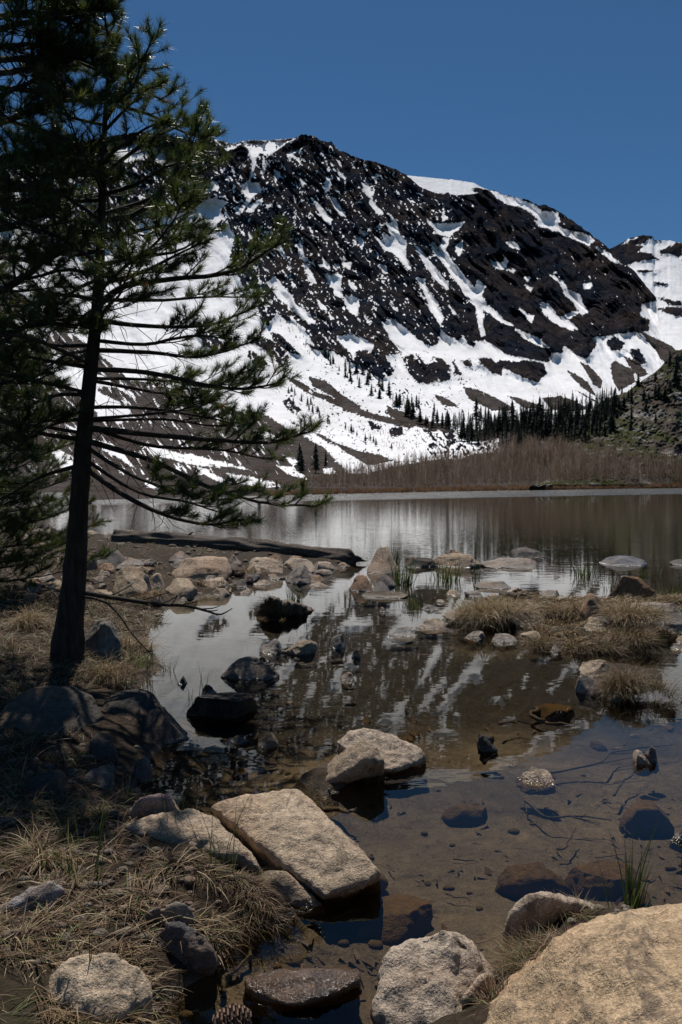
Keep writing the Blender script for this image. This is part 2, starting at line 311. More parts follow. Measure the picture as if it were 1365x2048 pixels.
ROCKMASS = cv('C', [(1300,700),(1240,860),(1190,935),(1040,950),(870,975),(902,1010),(845,1087),(790,1067),(720,1018),(712,1055),(650,1055),(632,1108),(480,1080),(400,1060),(290,985),(270,992),(190,990),(170,960),(150,990),(90,965),(45,925),(30,1010)])+cv('B', [(1280,1237),(1240,1232),(1180,1190),(1130,1140),(1060,1090),(1000,1110),(1040,1200),(1110,1272),(1010,1292)])+cv('D', [(1110,340),(1060,362),(900,280),(840,235),(760,230),(660,180),(600,125),(520,115),(500,80),(490,20)])+[(484,570),(459,515),(470,471),(455,449),(440,467),(430,456),(448,434),(438,420),(455,405),(430,395),(400,402),(370,425),(300,432),(250,470),(190,500),(150,500),(60,447),(-400,470),(-400,200),(600,200),(1400,200),(1400,640)]
RK = [('C',[(245,1080),(320,1080),(350,1110),(365,1088),(460,1100),(500,1088),(612,1108),(627,1160),(580,1217),(500,1190),(390,1140),(378,1177),(330,1167),(270,1120)]),
 ('C',[(170,965),(200,958),(237,1000),(232,1028),(190,1003)]),('C',[(0,1070),(60,1088),(102,1150),(97,1197),(40,1217),(-10,1200)]),('C',[(150,1092),(202,1088),(232,1127),(180,1132)]),('C',[(110,1092),(168,1175),(128,1175)]),
 ('C',[(950,990),(1000,958),(1052,1000),(1040,1037),(980,1042)]),('C',[(1075,1030),(1130,1028),(1175,1110),(1120,1118)]),('C',[(1215,815),(1300,800),(1340,830),(1290,860)]),
 ('D',[(440,160),(520,168),(590,200),(642,265),(600,302),(560,272),(500,215),(450,175)]),('D',[(450,228),(490,240),(555,300),(490,308),(442,270)]),('D',[(545,148),(600,158),(650,208),(685,252),(620,235),(560,185)]),
 ('D',[(195,130),(320,165),(362,210),(330,235),(250,215)]),('D',[(608,462),(650,428),(662,480),(692,500),(650,522),(620,492)]),
 ('D',[(930,235),(1050,215),(1115,328),(1060,362),(1000,310)]),('D',[(1145,260),(1220,238),(1255,290),(1310,270),(1365,300),(1365,345),(1310,352),(1262,388),(1200,365),(1160,305)]),('D',[(990,545),(1050,570),(1055,590),(1010,590)]),
 ('D',[(1180,330),(1280,345),(1300,375),(1220,375)]),('A',[(110,470),(360,465),(370,560),(300,575),(260,545),(180,520)]),('D',[(1090,600),(1140,590),(1150,615),(1100,625)]),('D',[(1250,600),(1340,600),(1340,630),(1260,625)]),
 ('E',[(30,360),(90,350),(100,385),(45,395)]),('E',[(180,360),(330,365),(330,390),(200,395)]),('E',[(250,390),(350,410),(330,470),(250,450)])]
SC = [('C',[(808,1103),(860,1128),(932,1200),(917,1253),(880,1222),(838,1160)]),('C',[(733,1148),(780,1163),(850,1218),(893,1287),(830,1252),(778,1203)]),('C',[(968,1115),(1000,1095),(1100,1150),(1112,1212),(1020,1262),(990,1212)]),
 ('C',[(1043,1068),(1120,1098),(1178,1170),(1130,1192),(1080,1132)]),('C',[(165,1238),(240,1250),(330,1288),(420,1338),(470,1370),(330,1370),(200,1303)]),('C',[(410,1288),(480,1300),(560,1328),(630,1370),(500,1352)]),
 ('C',[(600,1300),(700,1288),(760,1308),(845,1352),(820,1372),(650,1370)]),('C',[(0,1278),(60,1288),(155,1352),(60,1342)]),('C',[(778,1253),(850,1288),(912,1322),(880,1322)]),('C',[(1130,930),(1335,1028),(1300,1110),(1255,1100),(1220,1040),(1170,985)]),
 ('D',[(725,348),(800,368),(870,428),(962,480),(950,518),(880,502),(868,468),(820,432),(740,392)]),('D',[(618,343),(680,368),(740,408),(840,448),(1000,508),(1225,573),(1180,582),(1000,542),(860,485),(720,425),(640,372)]),
 ('D',[(750,598),(830,638),(920,678),(1060,708),(1110,732),(990,755),(930,712),(850,674),(755,622)]),('D',[(1080,480),(1180,520),(1300,560),(1365,560),(1365,600),(1250,585),(1150,560),(1080,520)]),
 ('P',[(-400,540),(41,585),(120,650),(190,700),(260,760),(300,765),(390,790),(470,815),(560,835),(600,850),(630,880),(690,925),(750,960),(750,1030),(-400,1060)])]
CR['L'] = (0, 540, 3.25)
SN2 = [('L',[(280,560),(350,515),(430,590),(550,650),(640,680),(700,690),(740,740),(870,800),(850,822),(760,765),(640,752),(640,790),(760,850),(840,905),(850,950),(760,978),(620,930),(530,810),(430,740),(330,650),(290,610)]),
 ('L',[(420,995),(505,1035),(480,1052),(430,1015)]),('L',[(335,1055),(400,1095),(380,1110)]),('L',[(590,1095),(700,1138),(800,1188),(885,1295),(780,1225),(650,1152)]),('L',[(355,1160),(465,1205),(440,1245),(380,1205)]),
 ('L',[(915,1138),(1075,1170),(1060,1190),(980,1170)]),('L',[(1130,1180),(1250,1198),(1365,1232),(1365,1262),(1300,1250),(1150,1212)]),('L',[(1250,1270),(1365,1305),(1340,1335)]),('L',[(960,1355),(1085,1430),(1030,1450),(940,1395)]),
 ('L',[(700,465),(820,505),(960,590),(1090,640),(1250,700),(1365,720),(1365,830),(1250,790),(1130,740),(1000,670),(860,575)]),('L',[(725,595),(775,608),(740,615)]),('L',[(135,100),(275,160),(200,145)]),('L',[(365,140),(510,225),(460,212),(400,180)]),
 ('L',[(0,300),(100,320),(200,350),(290,385),(290,425),(180,420),(60,390),(0,370)]),('L',[(320,1480),(415,1480),(415,1505),(330,1505)]),
 ('D',[(120,400),(185,418),(290,480),(445,580),(400,592),(300,530),(200,470)]),('D',[(222,410),(300,438),(325,472),(260,442)]),('D',[(300,430),(400,470),(470,500),(440,520),(360,490)]),
 ('D',[(455,480),(560,500),(650,560),(760,618),(850,665),(940,725),(1020,762),(985,785),(900,792),(840,722),(780,665),(700,620),(620,580)]),
 ('D',[(570,750),(640,758),(700,798),(722,818),(640,797)]),('D',[(0,660),(100,688),(250,718),(420,758),(450,772),(300,752),(100,712),(0,700)]),('D',[(350,788),(420,798),(570,828),(605,852),(500,852),(400,832)]),
 ('D',[(200,748),(280,788),(375,830),(330,832),(240,792)]),('D',[(150,878),(300,884),(300,896),(150,896)]),('D',[(600,700),(660,720),(700,760),(640,745)]),('D',[(470,590),(540,600),(600,640),(520,620)]),
 ('A',[(380,1180),(440,1210),(520,1240),(470,1262),(380,1235)]),('A',[(560,1345),(700,1390),(860,1430),(760,1425),(600,1385)]),('A',[(200,1360),(300,1420),(240,1440)]),('A',[(380,1330),(440,1340),(470,1375),(400,1370)]),('D',[(780,760),(830,765),(850,790),(800,795)])]
BR = cv('P', [(-400,985),(560,975),(650,962),(740,945),(800,930),(880,918),(960,905),(1000,900),(940,880),(930,865),(1000,850),(1100,850),(1200,820),(1400,800),(1800,800),(1800,1100),(-400,1100)])
PATCH = cv('E', [(150,380),(230,370),(400,380),(420,420),(540,400),(540,470),(430,470),(340,500),(230,490)])
def paint(f, X, Y, poly, sgn, m=14., grow=0.):
    P = np.asarray(poly); k = (X > P[:, 0].min()-m) & (X < P[:, 0].max()+m) & (Y > P[:, 1].min()-m) & (Y < P[:, 1].max()+m)
    if not k.any(): return
    s = poly_sd(X[k], Y[k], poly)+grow; f[k] = np.maximum(f[k], s) if sgn > 0 else np.minimum(f[k], -s)
def build_main():
    xs = np.arange(-300, 1560, 2.2); n = len(xs); m = 380
    sk = skyline(xs); jag = ridged(xs/38., xs*0+3.3, o=4)*5+perlin(xs/5., xs*0)*2.2
    smooth_top = ((xs > 420) & (xs < 600)) | (xs < 410) | ((xs > 815) & (xs < 985))
    sk = sk-np.where(smooth_top, jag*.25, jag)
    sh = shoreline(xs)
    t = np.linspace(0, 1, m)[:, None]
    PX = np.broadcast_to(xs, (m, n)).copy(); PY = sh+(sk-sh)*t
    f = np.full(PX.shape, 14.)
    paint(f, PX, PY, ROCKMASS, -1)
    for c, p in SN: paint(f, PX, PY, cv(c, p), 1, 14., .7)
    for c, p in RK: paint(f, PX, PY, cv(c, p), -1)
    scree = np.full(PX.shape, -14.)
    for c, p in SC:
        paint(f, PX, PY, cv(c, p), -1); paint(scree, PX, PY, cv(c, p), 1)
    for c, p in SN2: paint(f, PX, PY, cv(c, p), 1)
    paint(f, PX, PY, BR, -1); paint(scree, PX, PY, BR, 1)
    g2 = np.full(PX.shape, -14.); paint(g2, PX, PY, PATCH, 1)
    # gully-aligned coordinates: gullies lean down to the right, less steep on the left apron
    ang = np.radians(np.interp(PX, [0, 300, 450, 600, 800, 1300], [35, 38, 60, 62, 55, 50])); ang = np.where(PY < 400, np.radians(75)+(PX-620)*-.0008, ang)
    ca, sa = math.cos(math.radians(54)), math.sin(math.radians(54))
    q = PX*ca+PY*sa; p = -PX*sa+PY*ca
    n1 = fbm(p/15, q/42, o=3); n2 = fbm(p/4.5, q/9, o=3); n3 = fbm(p/3.0+50, q/4.0, o=2)
    ledge = fbm((p+3*n1)/5, q/16, o=3)
    inrock = sstep(2, 10, -poly_sd(PX, PY, ROCKMASS)*-1)
    ff = np.clip(f, -14, 14)+1.8*n1+2.3*n2+1.2*fbm(PX/1.9, PY/1.9, o=1)+.8*((f < 6) & (f > -3) & (scree < 0))+1.6*n3
    thr = np.interp(PX, [0, 420, 700, 900, 1000, 1300], [.22, .27, .36, .46, .86, .72])+np.where((PX > 985) & (PY < 560), -.12, 0)
    speck = (ledge*.6+n2*.55+n1*.35+.55*n3-thr)*14
    ff = np.where(f < 0, np.maximum(ff, np.minimum(speck, 8)*(scree < 0)-14*(scree >= 0)), ff)
    # pebbly rocks poking from the lower apron
    low = sstep(640, 760, PY)*sstep(480, 600, PX)*(1-sstep(930, 1010, PX)*(1-sstep(840, 860, PY)))
    rsp = (n2*.8+n3*.8+n1*.3-np.interp(low, [0, 1], [1.15, .55]))*12
    ff = np.where(f > 0, np.minimum(ff, -np.clip(rsp, -14, 8)), ff)
    # snow shreds of the speckled shelf by the forest
    ff = np.where(g2 > 0, (n2+n1*.6+.12)*10, ff)
    fl = (fbm(p/5, q/34, o=3)-np.interp(PX, [0, 500, 700], [.34, .36, .8]))*16; ff = np.where((scree > 3) & (PY < 950), np.maximum(ff, np.clip(fl, -14, 6)), ff)
    snow = np.clip(ff, -12, 12)/12
    rough = 1-sstep(-.3, .5, snow)*.85
    rough = np.where(scree > 0, .38, rough)
    for ax in (0, 1):
        for it in range(2): rough = sum(np.roll(rough, s_, ax) for s_ in range(-4, 5))/9
    R = Rmain(PX, PY)
    hi = sstep(900, 700, PY)
    wp = fbm(PX/90, PY/90, o=2)*16; wq = fbm(PX/60+7, PY/60, o=2)*18; big = ridged((p+wp)/70, (q+wq)/300, o=3); mid_ = ridged((p+wp)/21+9, (q+wq)/110, o=3); fin = ridged((p+wp)/7, q/22, o=3); cl_ = (q+wq+p*.35)/46.; cl_ = cl_-np.floor(cl_); cliff = np.where(cl_ < .72, cl_/.72, (1-cl_)/.28)
    R = R-hi*(R/1500)*(big*100*(.3+.7*np.minimum(rough*1.3, 1))+rough*(mid_*54+fin*12+cliff*14)+rough*fbm(PX/4, PY/4, o=2)*3)
    low2 = (1-hi)*sstep(0, 40, sh-PY)
    R = R+low2*(ridged(p/16, q/90, o=3)*7+fbm(p/9, q/45, o=3)*4)*(R/600)*(1-.6*sstep(-.3, .5, snow))+420*sstep(36, 0, PY-sk)*sstep(-.3, .5, snow)*(PX < 640)
    V = onR(PX, PY, R)
    V[0, :, 2] = -.6; V[0, :, :2] *= .97
    idx = np.arange(m*n).reshape(m, n)
    Fc = np.stack([idx[:-1, :-1], idx[:-1, 1:], idx[1:, 1:], idx[1:, :-1]], -1).reshape(-1, 4)
    # back slope so that the mountain has its own thickness
    o = mesh_np('mountain', V.reshape(-1, 3), Fc, M['mountain'], attrs=dict(snow=snow, scree=sstep(-3, 3, scree)))
    return tag(o, kind='structure')
def ridge(name, pts, R0, R1, ybot, snowfn, rockpolys, snowpolys, step=2.5, amp=25., m=90):
    pts = np.array(pts); xs = np.arange(pts[0, 0], pts[-1, 0], step); n = len(xs)
    sk = np.interp(xs, pts[:, 0], pts[:, 1])+perlin(xs/6., xs*0+8)*1.0
    t = np.linspace(0, 1, m)[:, None]; PX = np.broadcast_to(xs, (m, n)).copy(); PY = ybot+(sk-ybot)*t
    f = np.full(PX.shape, 12. if snowfn else -12.)
    for c, p in rockpolys: paint(f, PX, PY, cv(c, p), -1)
    for c, p in snowpolys: paint(f, PX, PY, cv(c, p), 1)
    nn = fbm(PX/9, PY/6, o=3); f = f+nn*4+fbm(PX/3, PY/2.5, o=2)*2; snow = np.clip(f, -12, 12)/12
    R = R0+(R1-R0)*t**.8-amp*ridged(PX/40+PY/60, PY/50-PX/90, o=4)*(1-.7*sstep(-.3, .5, snow))
    V = onR(PX, PY, R); idx = np.arange(m*n).reshape(m, n)
    Fc = np.stack([idx[:-1, :-1], idx[:-1, 1:], idx[1:, 1:], idx[1:, :-1]], -1).reshape(-1, 4)
    return tag(mesh_np(name, V.reshape(-1, 3), Fc, M['mountain'], attrs=dict(snow=snow, scree=snow*0)), kind='structure')
build_main()
ridge('snow_dome', [(740,372)]+[(780,355)]+cv('B', [(1140,303),(1230,312),(1365,326)])+cv('C', [(100,105),(230,125),(262,145),(300,160),(340,178),(420,225)])+[(1060,480)], 2500, 4600, 520, True,
      [('C',[(0,178),(100,186),(130,195),(240,190),(240,215),(0,215)]),('C',[(215,155),(270,150),(300,180),(250,185)])], [], amp=6)
ridge('far_ridge', cv('C', [(860,560),(970,485),(1020,460),(1080,425),(1150,410),(1200,415),(1215,437),(1300,440),(1365,455),(1500,480),(1900,700)]), 2300, 4200, 730, True,
      [('C',[(900,400),(1210,400),(1205,432),(1165,440),(1150,470),(1120,500),(1190,510),(1240,545),(1160,548),(1110,560),(1060,575),(960,560)]),('C',[(1210,430),(1300,455),(1365,450),(1365,520),(1340,530),(1290,510),(1250,520)]),
       ('C',[(1220,745),(1365,775),(1365,800),(1300,790)]),('C',[(1110,600),(1240,605),(1225,612),(1150,615)]),('C',[(1200,660),(1290,680),(1250,690)]),('C',[(1215,810),(1365,800),(1365,850),(1310,850)]),('C',[(1350,540),(1400,540),(1400,560)])],
      [('C',[(1080,430),(1120,422),(1060,455),(1020,470)]),('C',[(1210,437),(1340,445),(1300,470),(1230,500),(1165,470)]),('C',[(1110,470),(1160,455),(1150,470)])], amp=60)
# the hillside to the right of the far shore
HS = np.array([(1000,976),(1056,976),(1085,950),(1120,900),(1150,855),(1182,822)]+cv('C', [(900,1330),(970,1290),(1060,1262),(1130,1210),(1220,1150),(1290,1080),(1312,1040),(1365,1028)])+[(1480,660),(1800,560)])
def hillR(x, y):
    top = np.interp(x, HS[:, 0], HS[:, 1]); bot = 968+1.0; t = np.clip((bot-y)/(bot-np.minimum(top, 967)+1e-6), 0, 1)
    R0 = H*F/(np.interp(x, SHORE[:, 0], SHORE[:, 1])-HORIZ)*1.01
    return R0+(210+(x-1000)*.1)*t+4
def build_hill():
    xs = np.arange(1058, 1700, 2.2); n = len(xs); m = 170
    top = np.interp(xs, HS[:, 0], HS[:, 1])+ridged(xs/20, xs*0+2, o=3)*3+perlin(xs/4, xs*0)*1.2
    t = np.linspace(0, 1, m)[:, None]; PX = np.broadcast_to(xs, (m, n)).copy(); bt = np.maximum(shoreline(xs)-1.5, 973.5); PY = bt+(top-bt)*t
    R = hillR(PX, PY)-ridged(PX/45+PY/60, PY/40-PX/80, o=4)*11*sstep(0.02, .25, t)-fbm(PX/5, PY/5, o=3)*4*sstep(0, .1, t)
    V = onR(PX, PY, R); V[0, :, 2] = -.5; idx = np.arange(m*n).reshape(m, n)
    Fc = np.stack([idx[:-1, :-1], idx[:-1, 1:], idx[1:, 1:], idx[1:, :-1]], -1).reshape(-1, 4)
    tag(mesh_np('hillside', V.reshape(-1, 3), Fc, M['hill']), kind='structure')
build_hill()
# ------------------------------------------------------------------ ground sheet (shore and lake bed) and water
def wpoly(pts, z=0.): return [tuple(at(x, y, z)[:2]) for x, y in pts]
LAND = [[(-1500,2900),(-1500,1066),(0,1060),(120,1062),(250,1075),(400,1096),(560,1112),(690,1126),(700,1134),(640,1142),(560,1158),(470,1165),(430,1190),(340,1212),(300,1245),(290,1290),(325,1335),(270,1372),(330,1420),(350,1470),(290,1520),(270,1570),(330,1640),(470,1740),(585,1830),(520,1850),(440,1870),(400,1950),(330,1990),(300,2048),(330,2900)],
 [(700,2900),(800,2100),(960,2000),(990,1930),(1020,1860),(1110,1835),(1230,1850),(1365,1840),(2600,1840),(2600,2900)],
 [(885,1240),(950,1200),(1040,1185),(1110,1205),(1200,1205),(1300,1195),(1400,1205),(2600,1205),(2600,1275),(1400,1275),(1250,1288),(1160,1306),(1060,1290),(1025,1255)],
 [(1165,1352),(1230,1335),(1320,1345),(1320,1378),(1230,1385),(1170,1372)],
 [(605,1560),(660,1530),(700,1560),(650,1590)]]
LANDW = [wpoly(p) for p in LAND]
def ground_z(X, Y):
    X = np.asarray(X, float); Y = np.asarray(Y, float); s = np.full(X.shape, -1e3)
    for i, p in enumerate(LANDW):
        d = poly_sd(X, Y, p); 
        s = np.maximum(s, d)
    k = np.clip(Y/6, .35, 1.6)
    land = .02+.16*(1-np.exp(-np.maximum(s, 0)/(.45*k)))+.10*sstep(.8, 3, s)
    dep = .03+.10*(1-np.exp(-np.maximum(-s, 0)/(.35*k)))+.10*sstep(1.0, 5, -s)+.9*sstep(16, 30, Y)+2.*sstep(26, 70, Y)
    z = np.where(s > 0, land, np.interp(-s, [0, .05], [.02, -.03])-np.where(-s > .0, dep-.03, 0))
    z = z+fbm(X*1.1, Y*1.1, o=3)*.035+fbm(X*6, Y*6, o=3)*.012*np.where(s > 0, 1.6, .6)
    return z
def gz(x, y): return float(ground_z(np.array([x]), np.array([y]))[0])
def build_ground():
    xs = np.concatenate([np.arange(-1500, -60, 24), np.arange(-60, 1430, 5), np.arange(1430, 2700, 24)]); ys = np.concatenate([1/np.linspace(1/3., 1/60., 40)+HORIZ, np.arange(1029, 2300, 4.5), np.arange(2300, 3600, 40)])
    PX, PY = np.meshgrid(xs, ys); a, y, c = ray(PX, PY); k = -H/c; X = a*k; Y = y*k
    Z = ground_z(X, Y); n = len(xs); m = len(ys); idx = np.arange(m*n).reshape(m, n)
    Fc = np.stack([idx[:-1, :-1], idx[1:, :-1], idx[1:, 1:], idx[:-1, 1:]], -1).reshape(-1, 4)
    tag(mesh_np('ground', np.stack([X, Y, Z], -1).reshape(-1, 3), Fc, M['ground']), kind='structure')
build_ground()
V = [(-3000, -300, -4), (3000, -300, -4), (3000, 3000, -4), (-3000, 3000, -4)]
tag(mesh_np('lake_bed', V, [(0, 1, 2, 3)], M['ground']), kind='structure')
wz = 0.0
tag(mesh_np('lake_water', [(-400, -40, wz), (900, -40, wz), (900, 700, wz), (-400, 700, wz)], [(0, 1, 2, 3)], M['water']), kind='structure')

# ------------------------------------------------------------------ boulders
def ico(sub):
    bm = bmesh.new(); bmesh.ops.create_icosphere(bm, subdivisions=sub, radius=1)
    V = np.array([v.co[:] for v in bm.verts]); Fc = np.array([[v.index for v in f.verts] for f in bm.faces]); bm.free(); return V, Fc
ICO = {s: ico(s) for s in (2, 3, 4, 5, 6)}
def chop(V, r, n, lo=.55, hi=.9, zs=.6):
    for i in range(n):
        d = r.normal(size=3); d[2] = abs(d[2])*zs if i % 3 else -abs(d[2])*.2; d /= np.linalg.norm(d); k = r.uniform(lo, hi)
        s = V@d; w = s > k; V[w] -= np.outer(s[w]-k, d)
    return V
def rock_shape(seed, sub, flat=.0, n=13, tilt=0, rough=.05, lo=.5, lean=.0):
    r = np.random.default_rng(seed); V, Fc = ICO[sub]; V = V.copy(); V = np.sign(V)*np.abs(V)**.85
    V = chop(V, r, n, lo, .92)
    if flat:
        d = np.array([math.sin(tilt)*math.cos(seed), math.sin(tilt)*math.sin(seed*1.7)*.5, math.cos(tilt)]); s = V@d; w = s > 1-flat; V[w] -= np.outer(s[w]-(1-flat), d)*.93
    V /= np.abs(V).max(axis=0)
    V[:, 1] += lean*V[:, 2]
    V[:, :2] *= (1-.30*np.clip(V[:, 2]+.15, 0, 1.2))[:, None]
    o = seed*3.1
    nn = fbm(V[:, 0]*1.6+o, V[:, 1]*1.6, V[:, 2]*1.6, o=3)*rough*1.8+ridged(V[:, 0]*3+o, V[:, 1]*3, V[:, 2]*4, o=4)*rough*.9
    if sub >= 5: nn = nn+fbm(V[:, 0]*11+o, V[:, 1]*11, V[:, 2]*11, o=3)*rough*.32
    V = V*(1+nn)[:, None]
    mn, mx = V.min(0), V.max(0); V = (V-(mn+mx)/2)/((mx-mn)/2)
    return V, Fc
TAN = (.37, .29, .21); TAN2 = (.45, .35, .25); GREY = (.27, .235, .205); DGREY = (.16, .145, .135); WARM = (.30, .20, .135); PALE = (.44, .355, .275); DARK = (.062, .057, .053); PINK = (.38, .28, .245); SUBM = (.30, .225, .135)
_seed = [10]
def boulder(label, box, col=TAN, kd=.75, flat=.0, tilt=.15, sub=None, rot=0, sink=.5, n=13, seed=None, rough=.05, z0=None, name='boulder', hmin=.02, group=None, cat='rock', lo=.5, top=None, lean=None):
    """a rock whose near foot stands at the lower edge of box=(x0,y0,x1,y1)"""
    x0, y0, x1, y1 = box; _seed[0] += 1; sd_ = seed or _seed[0]
    b = at((x0+x1)/2, y1, 0); zg = z0 if z0 is not None else max(0., gz(b.x, b.y)-.02)
    if top is None: b = at((x0+x1)/2, y1, zg)
    d = b.y; Wd = (x1-x0)/F*d; D = kd*(1.45 if y1 > 1300 else 1.9)*Wd
    Hh = (H-(y0-HORIZ)*(d+D*.5)/F)-zg if top is None else top-zg
    if Hh < hmin and top is None:
        Hh = max(.028, .16*Wd); D = max(.2*Wd, (F*(H-Hh-zg)/(y0-HORIZ)-d)/.55)
    if sub is None: sub = 6 if (x1-x0) > 170 else 5 if (x1-x0) > 70 else 4 if (x1-x0) > 25 else 3
    V, Fc = rock_shape(sd_, sub, flat, n, tilt, rough, lo, .55 if lean is None else lean)
    zb = zg-Hh*sink-.03; full = zg+Hh-zb
    cth, sth = math.cos(rot), math.sin(rot); V = V.copy(); x_, y_ = V[:, 0].copy(), V[:, 1].copy()
    V[:, 0] = cth*x_-sth*y_; V[:, 1] = sth*x_+cth*y_; V[:, 0] /= np.abs(V[:, 0]).max(); V[:, 1] /= np.abs(V[:, 1]).max()
    V = V*np.array([Wd/2, D/2, full/2])
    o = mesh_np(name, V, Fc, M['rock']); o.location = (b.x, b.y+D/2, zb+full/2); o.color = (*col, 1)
    return tag(o, label, cat, group)
def hull_rock(label, pts, col, voxel=.012, rough=.012, name='boulder', cat='rock', seed=1, extra=None, sm=3):
    """angular rock as the hull(s) of corner points (px, py, z), remeshed and weathered"""
    groups = [pts]+(extra or []); bm = bmesh.new()
    for g in groups:
        vs = [bm.verts.new(at(px, py, z)) for px, py, z in g]
        r = bmesh.ops.convex_hull(bm, input=vs)
        for e in [v for v in r['geom_interior'] if isinstance(v, bmesh.types.BMVert)]: bm.verts.remove(e)
    me = bpy.data.meshes.new('t'); bm.to_mesh(me); bm.free(); t = bpy.data.objects.new('t', me); COL.objects.link(t)
    md = t.modifiers.new('r', 'REMESH'); md.mode = 'VOXEL'; md.voxel_size = voxel
    ms = t.modifiers.new('s', 'SMOOTH'); ms.iterations = sm; ms.factor = .5
    bpy.context.view_layer.update(); dg = bpy.context.evaluated_depsgraph_get(); ev = bpy.data.meshes.new_from_object(t.evaluated_get(dg))
    n = len(ev.vertices); V = np.empty(n*3); ev.vertices.foreach_get('co', V); V = V.reshape(-1, 3); N = np.empty(n*3); ev.vertices.foreach_get('normal', N); N = N.reshape(-1, 3)
    o_ = seed*7.7; P = V*3+o_
    d = fbm(P[:, 0], P[:, 1], P[:, 2], o=3)*rough*1.3+ridged(P[:, 0]*2.3, P[:, 1]*2.3, P[:, 2]*3.5, o=4)*rough*.9+fbm(P[:, 0]*9, P[:, 1]*9, P[:, 2]*9, o=3)*rough*.42
    pit = ridged(P[:, 0]*3.1+4, P[:, 1]*3.1, P[:, 2]*3.1, o=2); d = d-np.clip(pit-.72, 0, 1)*rough*1.2
    V = V+N*d[:, None]; c = V.mean(0); c[2] = 0
    ev.vertices.foreach_set('co', (V-c).ravel()); ev.polygons.foreach_set('use_smooth', np.ones(len(ev.polygons), bool)); ev.update()
    ev.materials.clear(); ev.materials.append(M['rock']); ev.name = name
    o = bpy.data.objects.new(name, ev); COL.objects.link(o); o.location = c; o.color = (*col, 1); bpy.data.objects.remove(t); bpy.data.meshes.remove(me)
    return tag(o, label, cat)
# hero stones of the foreground
hull_rock('large tan slab with a flat sloping top leaning beside the open shallows', [(422,1612,.20),(450,1600,.21),(575,1578,.22),(600,1582,.21),(690,1680,.155),(762,1742,.09),(748,1765,.06),(650,1790,.05),(600,1745,.07),(530,1700,.11),(440,1640,.15),(520,1740,-.1),(640,1830,-.1),(770,1770,-.1),(610,1620,-.08),(470,1640,-.1)], TAN2, seed=3, rough=.012)
hull_rock('long tan slab with a humped back lying just left of the large sloping slab', [(250,1655,.17),(300,1630,.20),(385,1622,.21),(425,1640,.20),(470,1690,.17),(520,1735,.12),(510,1748,.08),(440,1712,.10),(360,1680,.12),(262,1668,.12),(300,1720,-.05),(480,1760,-.05),(540,1760,-.05),(440,1650,-.05),(262,1690,-.02)], TAN2, seed=5, rough=.012)
hull_rock('low tan wedge of rock dipping into the stream below the mossy clump', [(530,1745,.07),(570,1748,.08),(600,1775,.05),(640,1805,.01),(655,1822,-.02),(600,1830,-.02),(540,1800,.0),(520,1770,.02),(540,1850,-.12),(660,1850,-.12),(600,1760,-.1)], TAN, seed=8, rough=.01)
hull_rock('pinkish pointed block behind the humped slab at the edge of the dark shade', [(266,1600,.24),(300,1590,.26),(340,1586,.26),(352,1606,.23),(375,1640,.16),(270,1650,.12),(262,1630,.14),(300,1690,0),(380,1690,0),(262,1680,0),(340,1620,0)], PINK, seed=11, rough=.012)
hull_rock('huge sunlit ochre boulder filling the lower right corner', [(1040,1945,.24),(1120,1880,.31),(1200,1850,.34),(1290,1822,.36),(1400,1815,.37),(1600,1830,.38),(1800,1900,.36),(1900,2200,.32),(1700,2500,.25),(980,2040,.16),(930,2110,.10),(1010,1975,.20),(1250,1905,.39),(1420,1930,.42),(1350,2080,.38),(900,2500,.05),(1040,1965,-.1),(1300,1850,-.1),(1900,1850,-.1),(900,2400,-.1),(1900,2500,-.1)], (.47,.34,.215), voxel=.016, seed=21, rough=.02, sm=4)
hull_rock('pale grey triangular boulder with a rugged face between the stream and the huge ochre boulder', [(785,1905,.11),(790,1925,.09),(835,1880,.15),(890,1852,.19),(910,1858,.19),(945,1890,.15),(968,1930,.11),(985,1960,.08),(960,2000,.06),(900,2060,.04),(745,2050,.0),(775,1990,.04),(740,2160,-.1),(980,2120,-.1),(980,1960,-.1),(800,1940,-.1),(900,1920,-.1)], PALE, seed=24, rough=.02)
hull_rock('small split flake of pale rock leaning on the right flank of the grey triangular boulder', [(925,2000,.10),(960,1952,.13),(984,1945,.12),(988,1955,.10),(950,2005,.07),(925,2020,.05),(990,1990,-.05),(930,2040,-.05)], PALE, voxel=.008, seed=25, rough=.006)
hull_rock('brown rock with a pale rim and grass matted over its sunken face', [(1005,1870,.06),(1022,1835,.12),(1050,1800,.17),(1080,1790,.19),(1110,1797,.18),(1150,1803,.14),(1185,1806,.12),(1200,1820,.09),(1160,1840,.08),(1100,1850,.08),(1060,1880,.05),(1000,1960,-.1),(1200,1880,-.1),(1200,1810,-.1),(1050,1840,-.1)], PALE, seed=31, rough=.012)
hull_rock('broad pale ledge of rock standing in the shallows behind a smaller tan block', [(672,1480,.10),(700,1462,.13),(740,1457,.145),(770,1470,.13),(800,1482,.11),(840,1500,.07),(848,1520,.03),(800,1540,.02),(740,1540,.03),(690,1500,.06),(850,1545,-.1),(690,1560,-.1),(690,1500,-.1),(830,1505,-.1)], PALE, seed=41, rough=.018)
hull_rock('tan wedge with a shaded hollow face in front of the broad pale ledge', [(652,1530,.06),(690,1495,.15),(725,1480,.20),(752,1492,.18),(768,1525,.12),(740,1518,.15),(690,1545,.04),(640,1575,.01),(660,1580,-.1),(770,1570,-.1),(760,1520,-.1),(660,1540,-.1)], TAN, seed=42, rough=.012)
hull_rock('dark wet stone with a glistening crest awash near the bottom edge', [(490,1965,.01),(540,1950,.035),(620,1944,.05),(650,1948,.045),(715,1942,.035),(720,1965,.02),(660,1990,.025),(600,2010,.02),(560,2008,.015),(500,1990,-.02),(500,2030,-.12),(720,2000,-.12),(700,1940,-.12),(500,1960,-.12)], (.2,.145,.10), voxel=.008, seed=50, rough=.013).color[3] = 0.
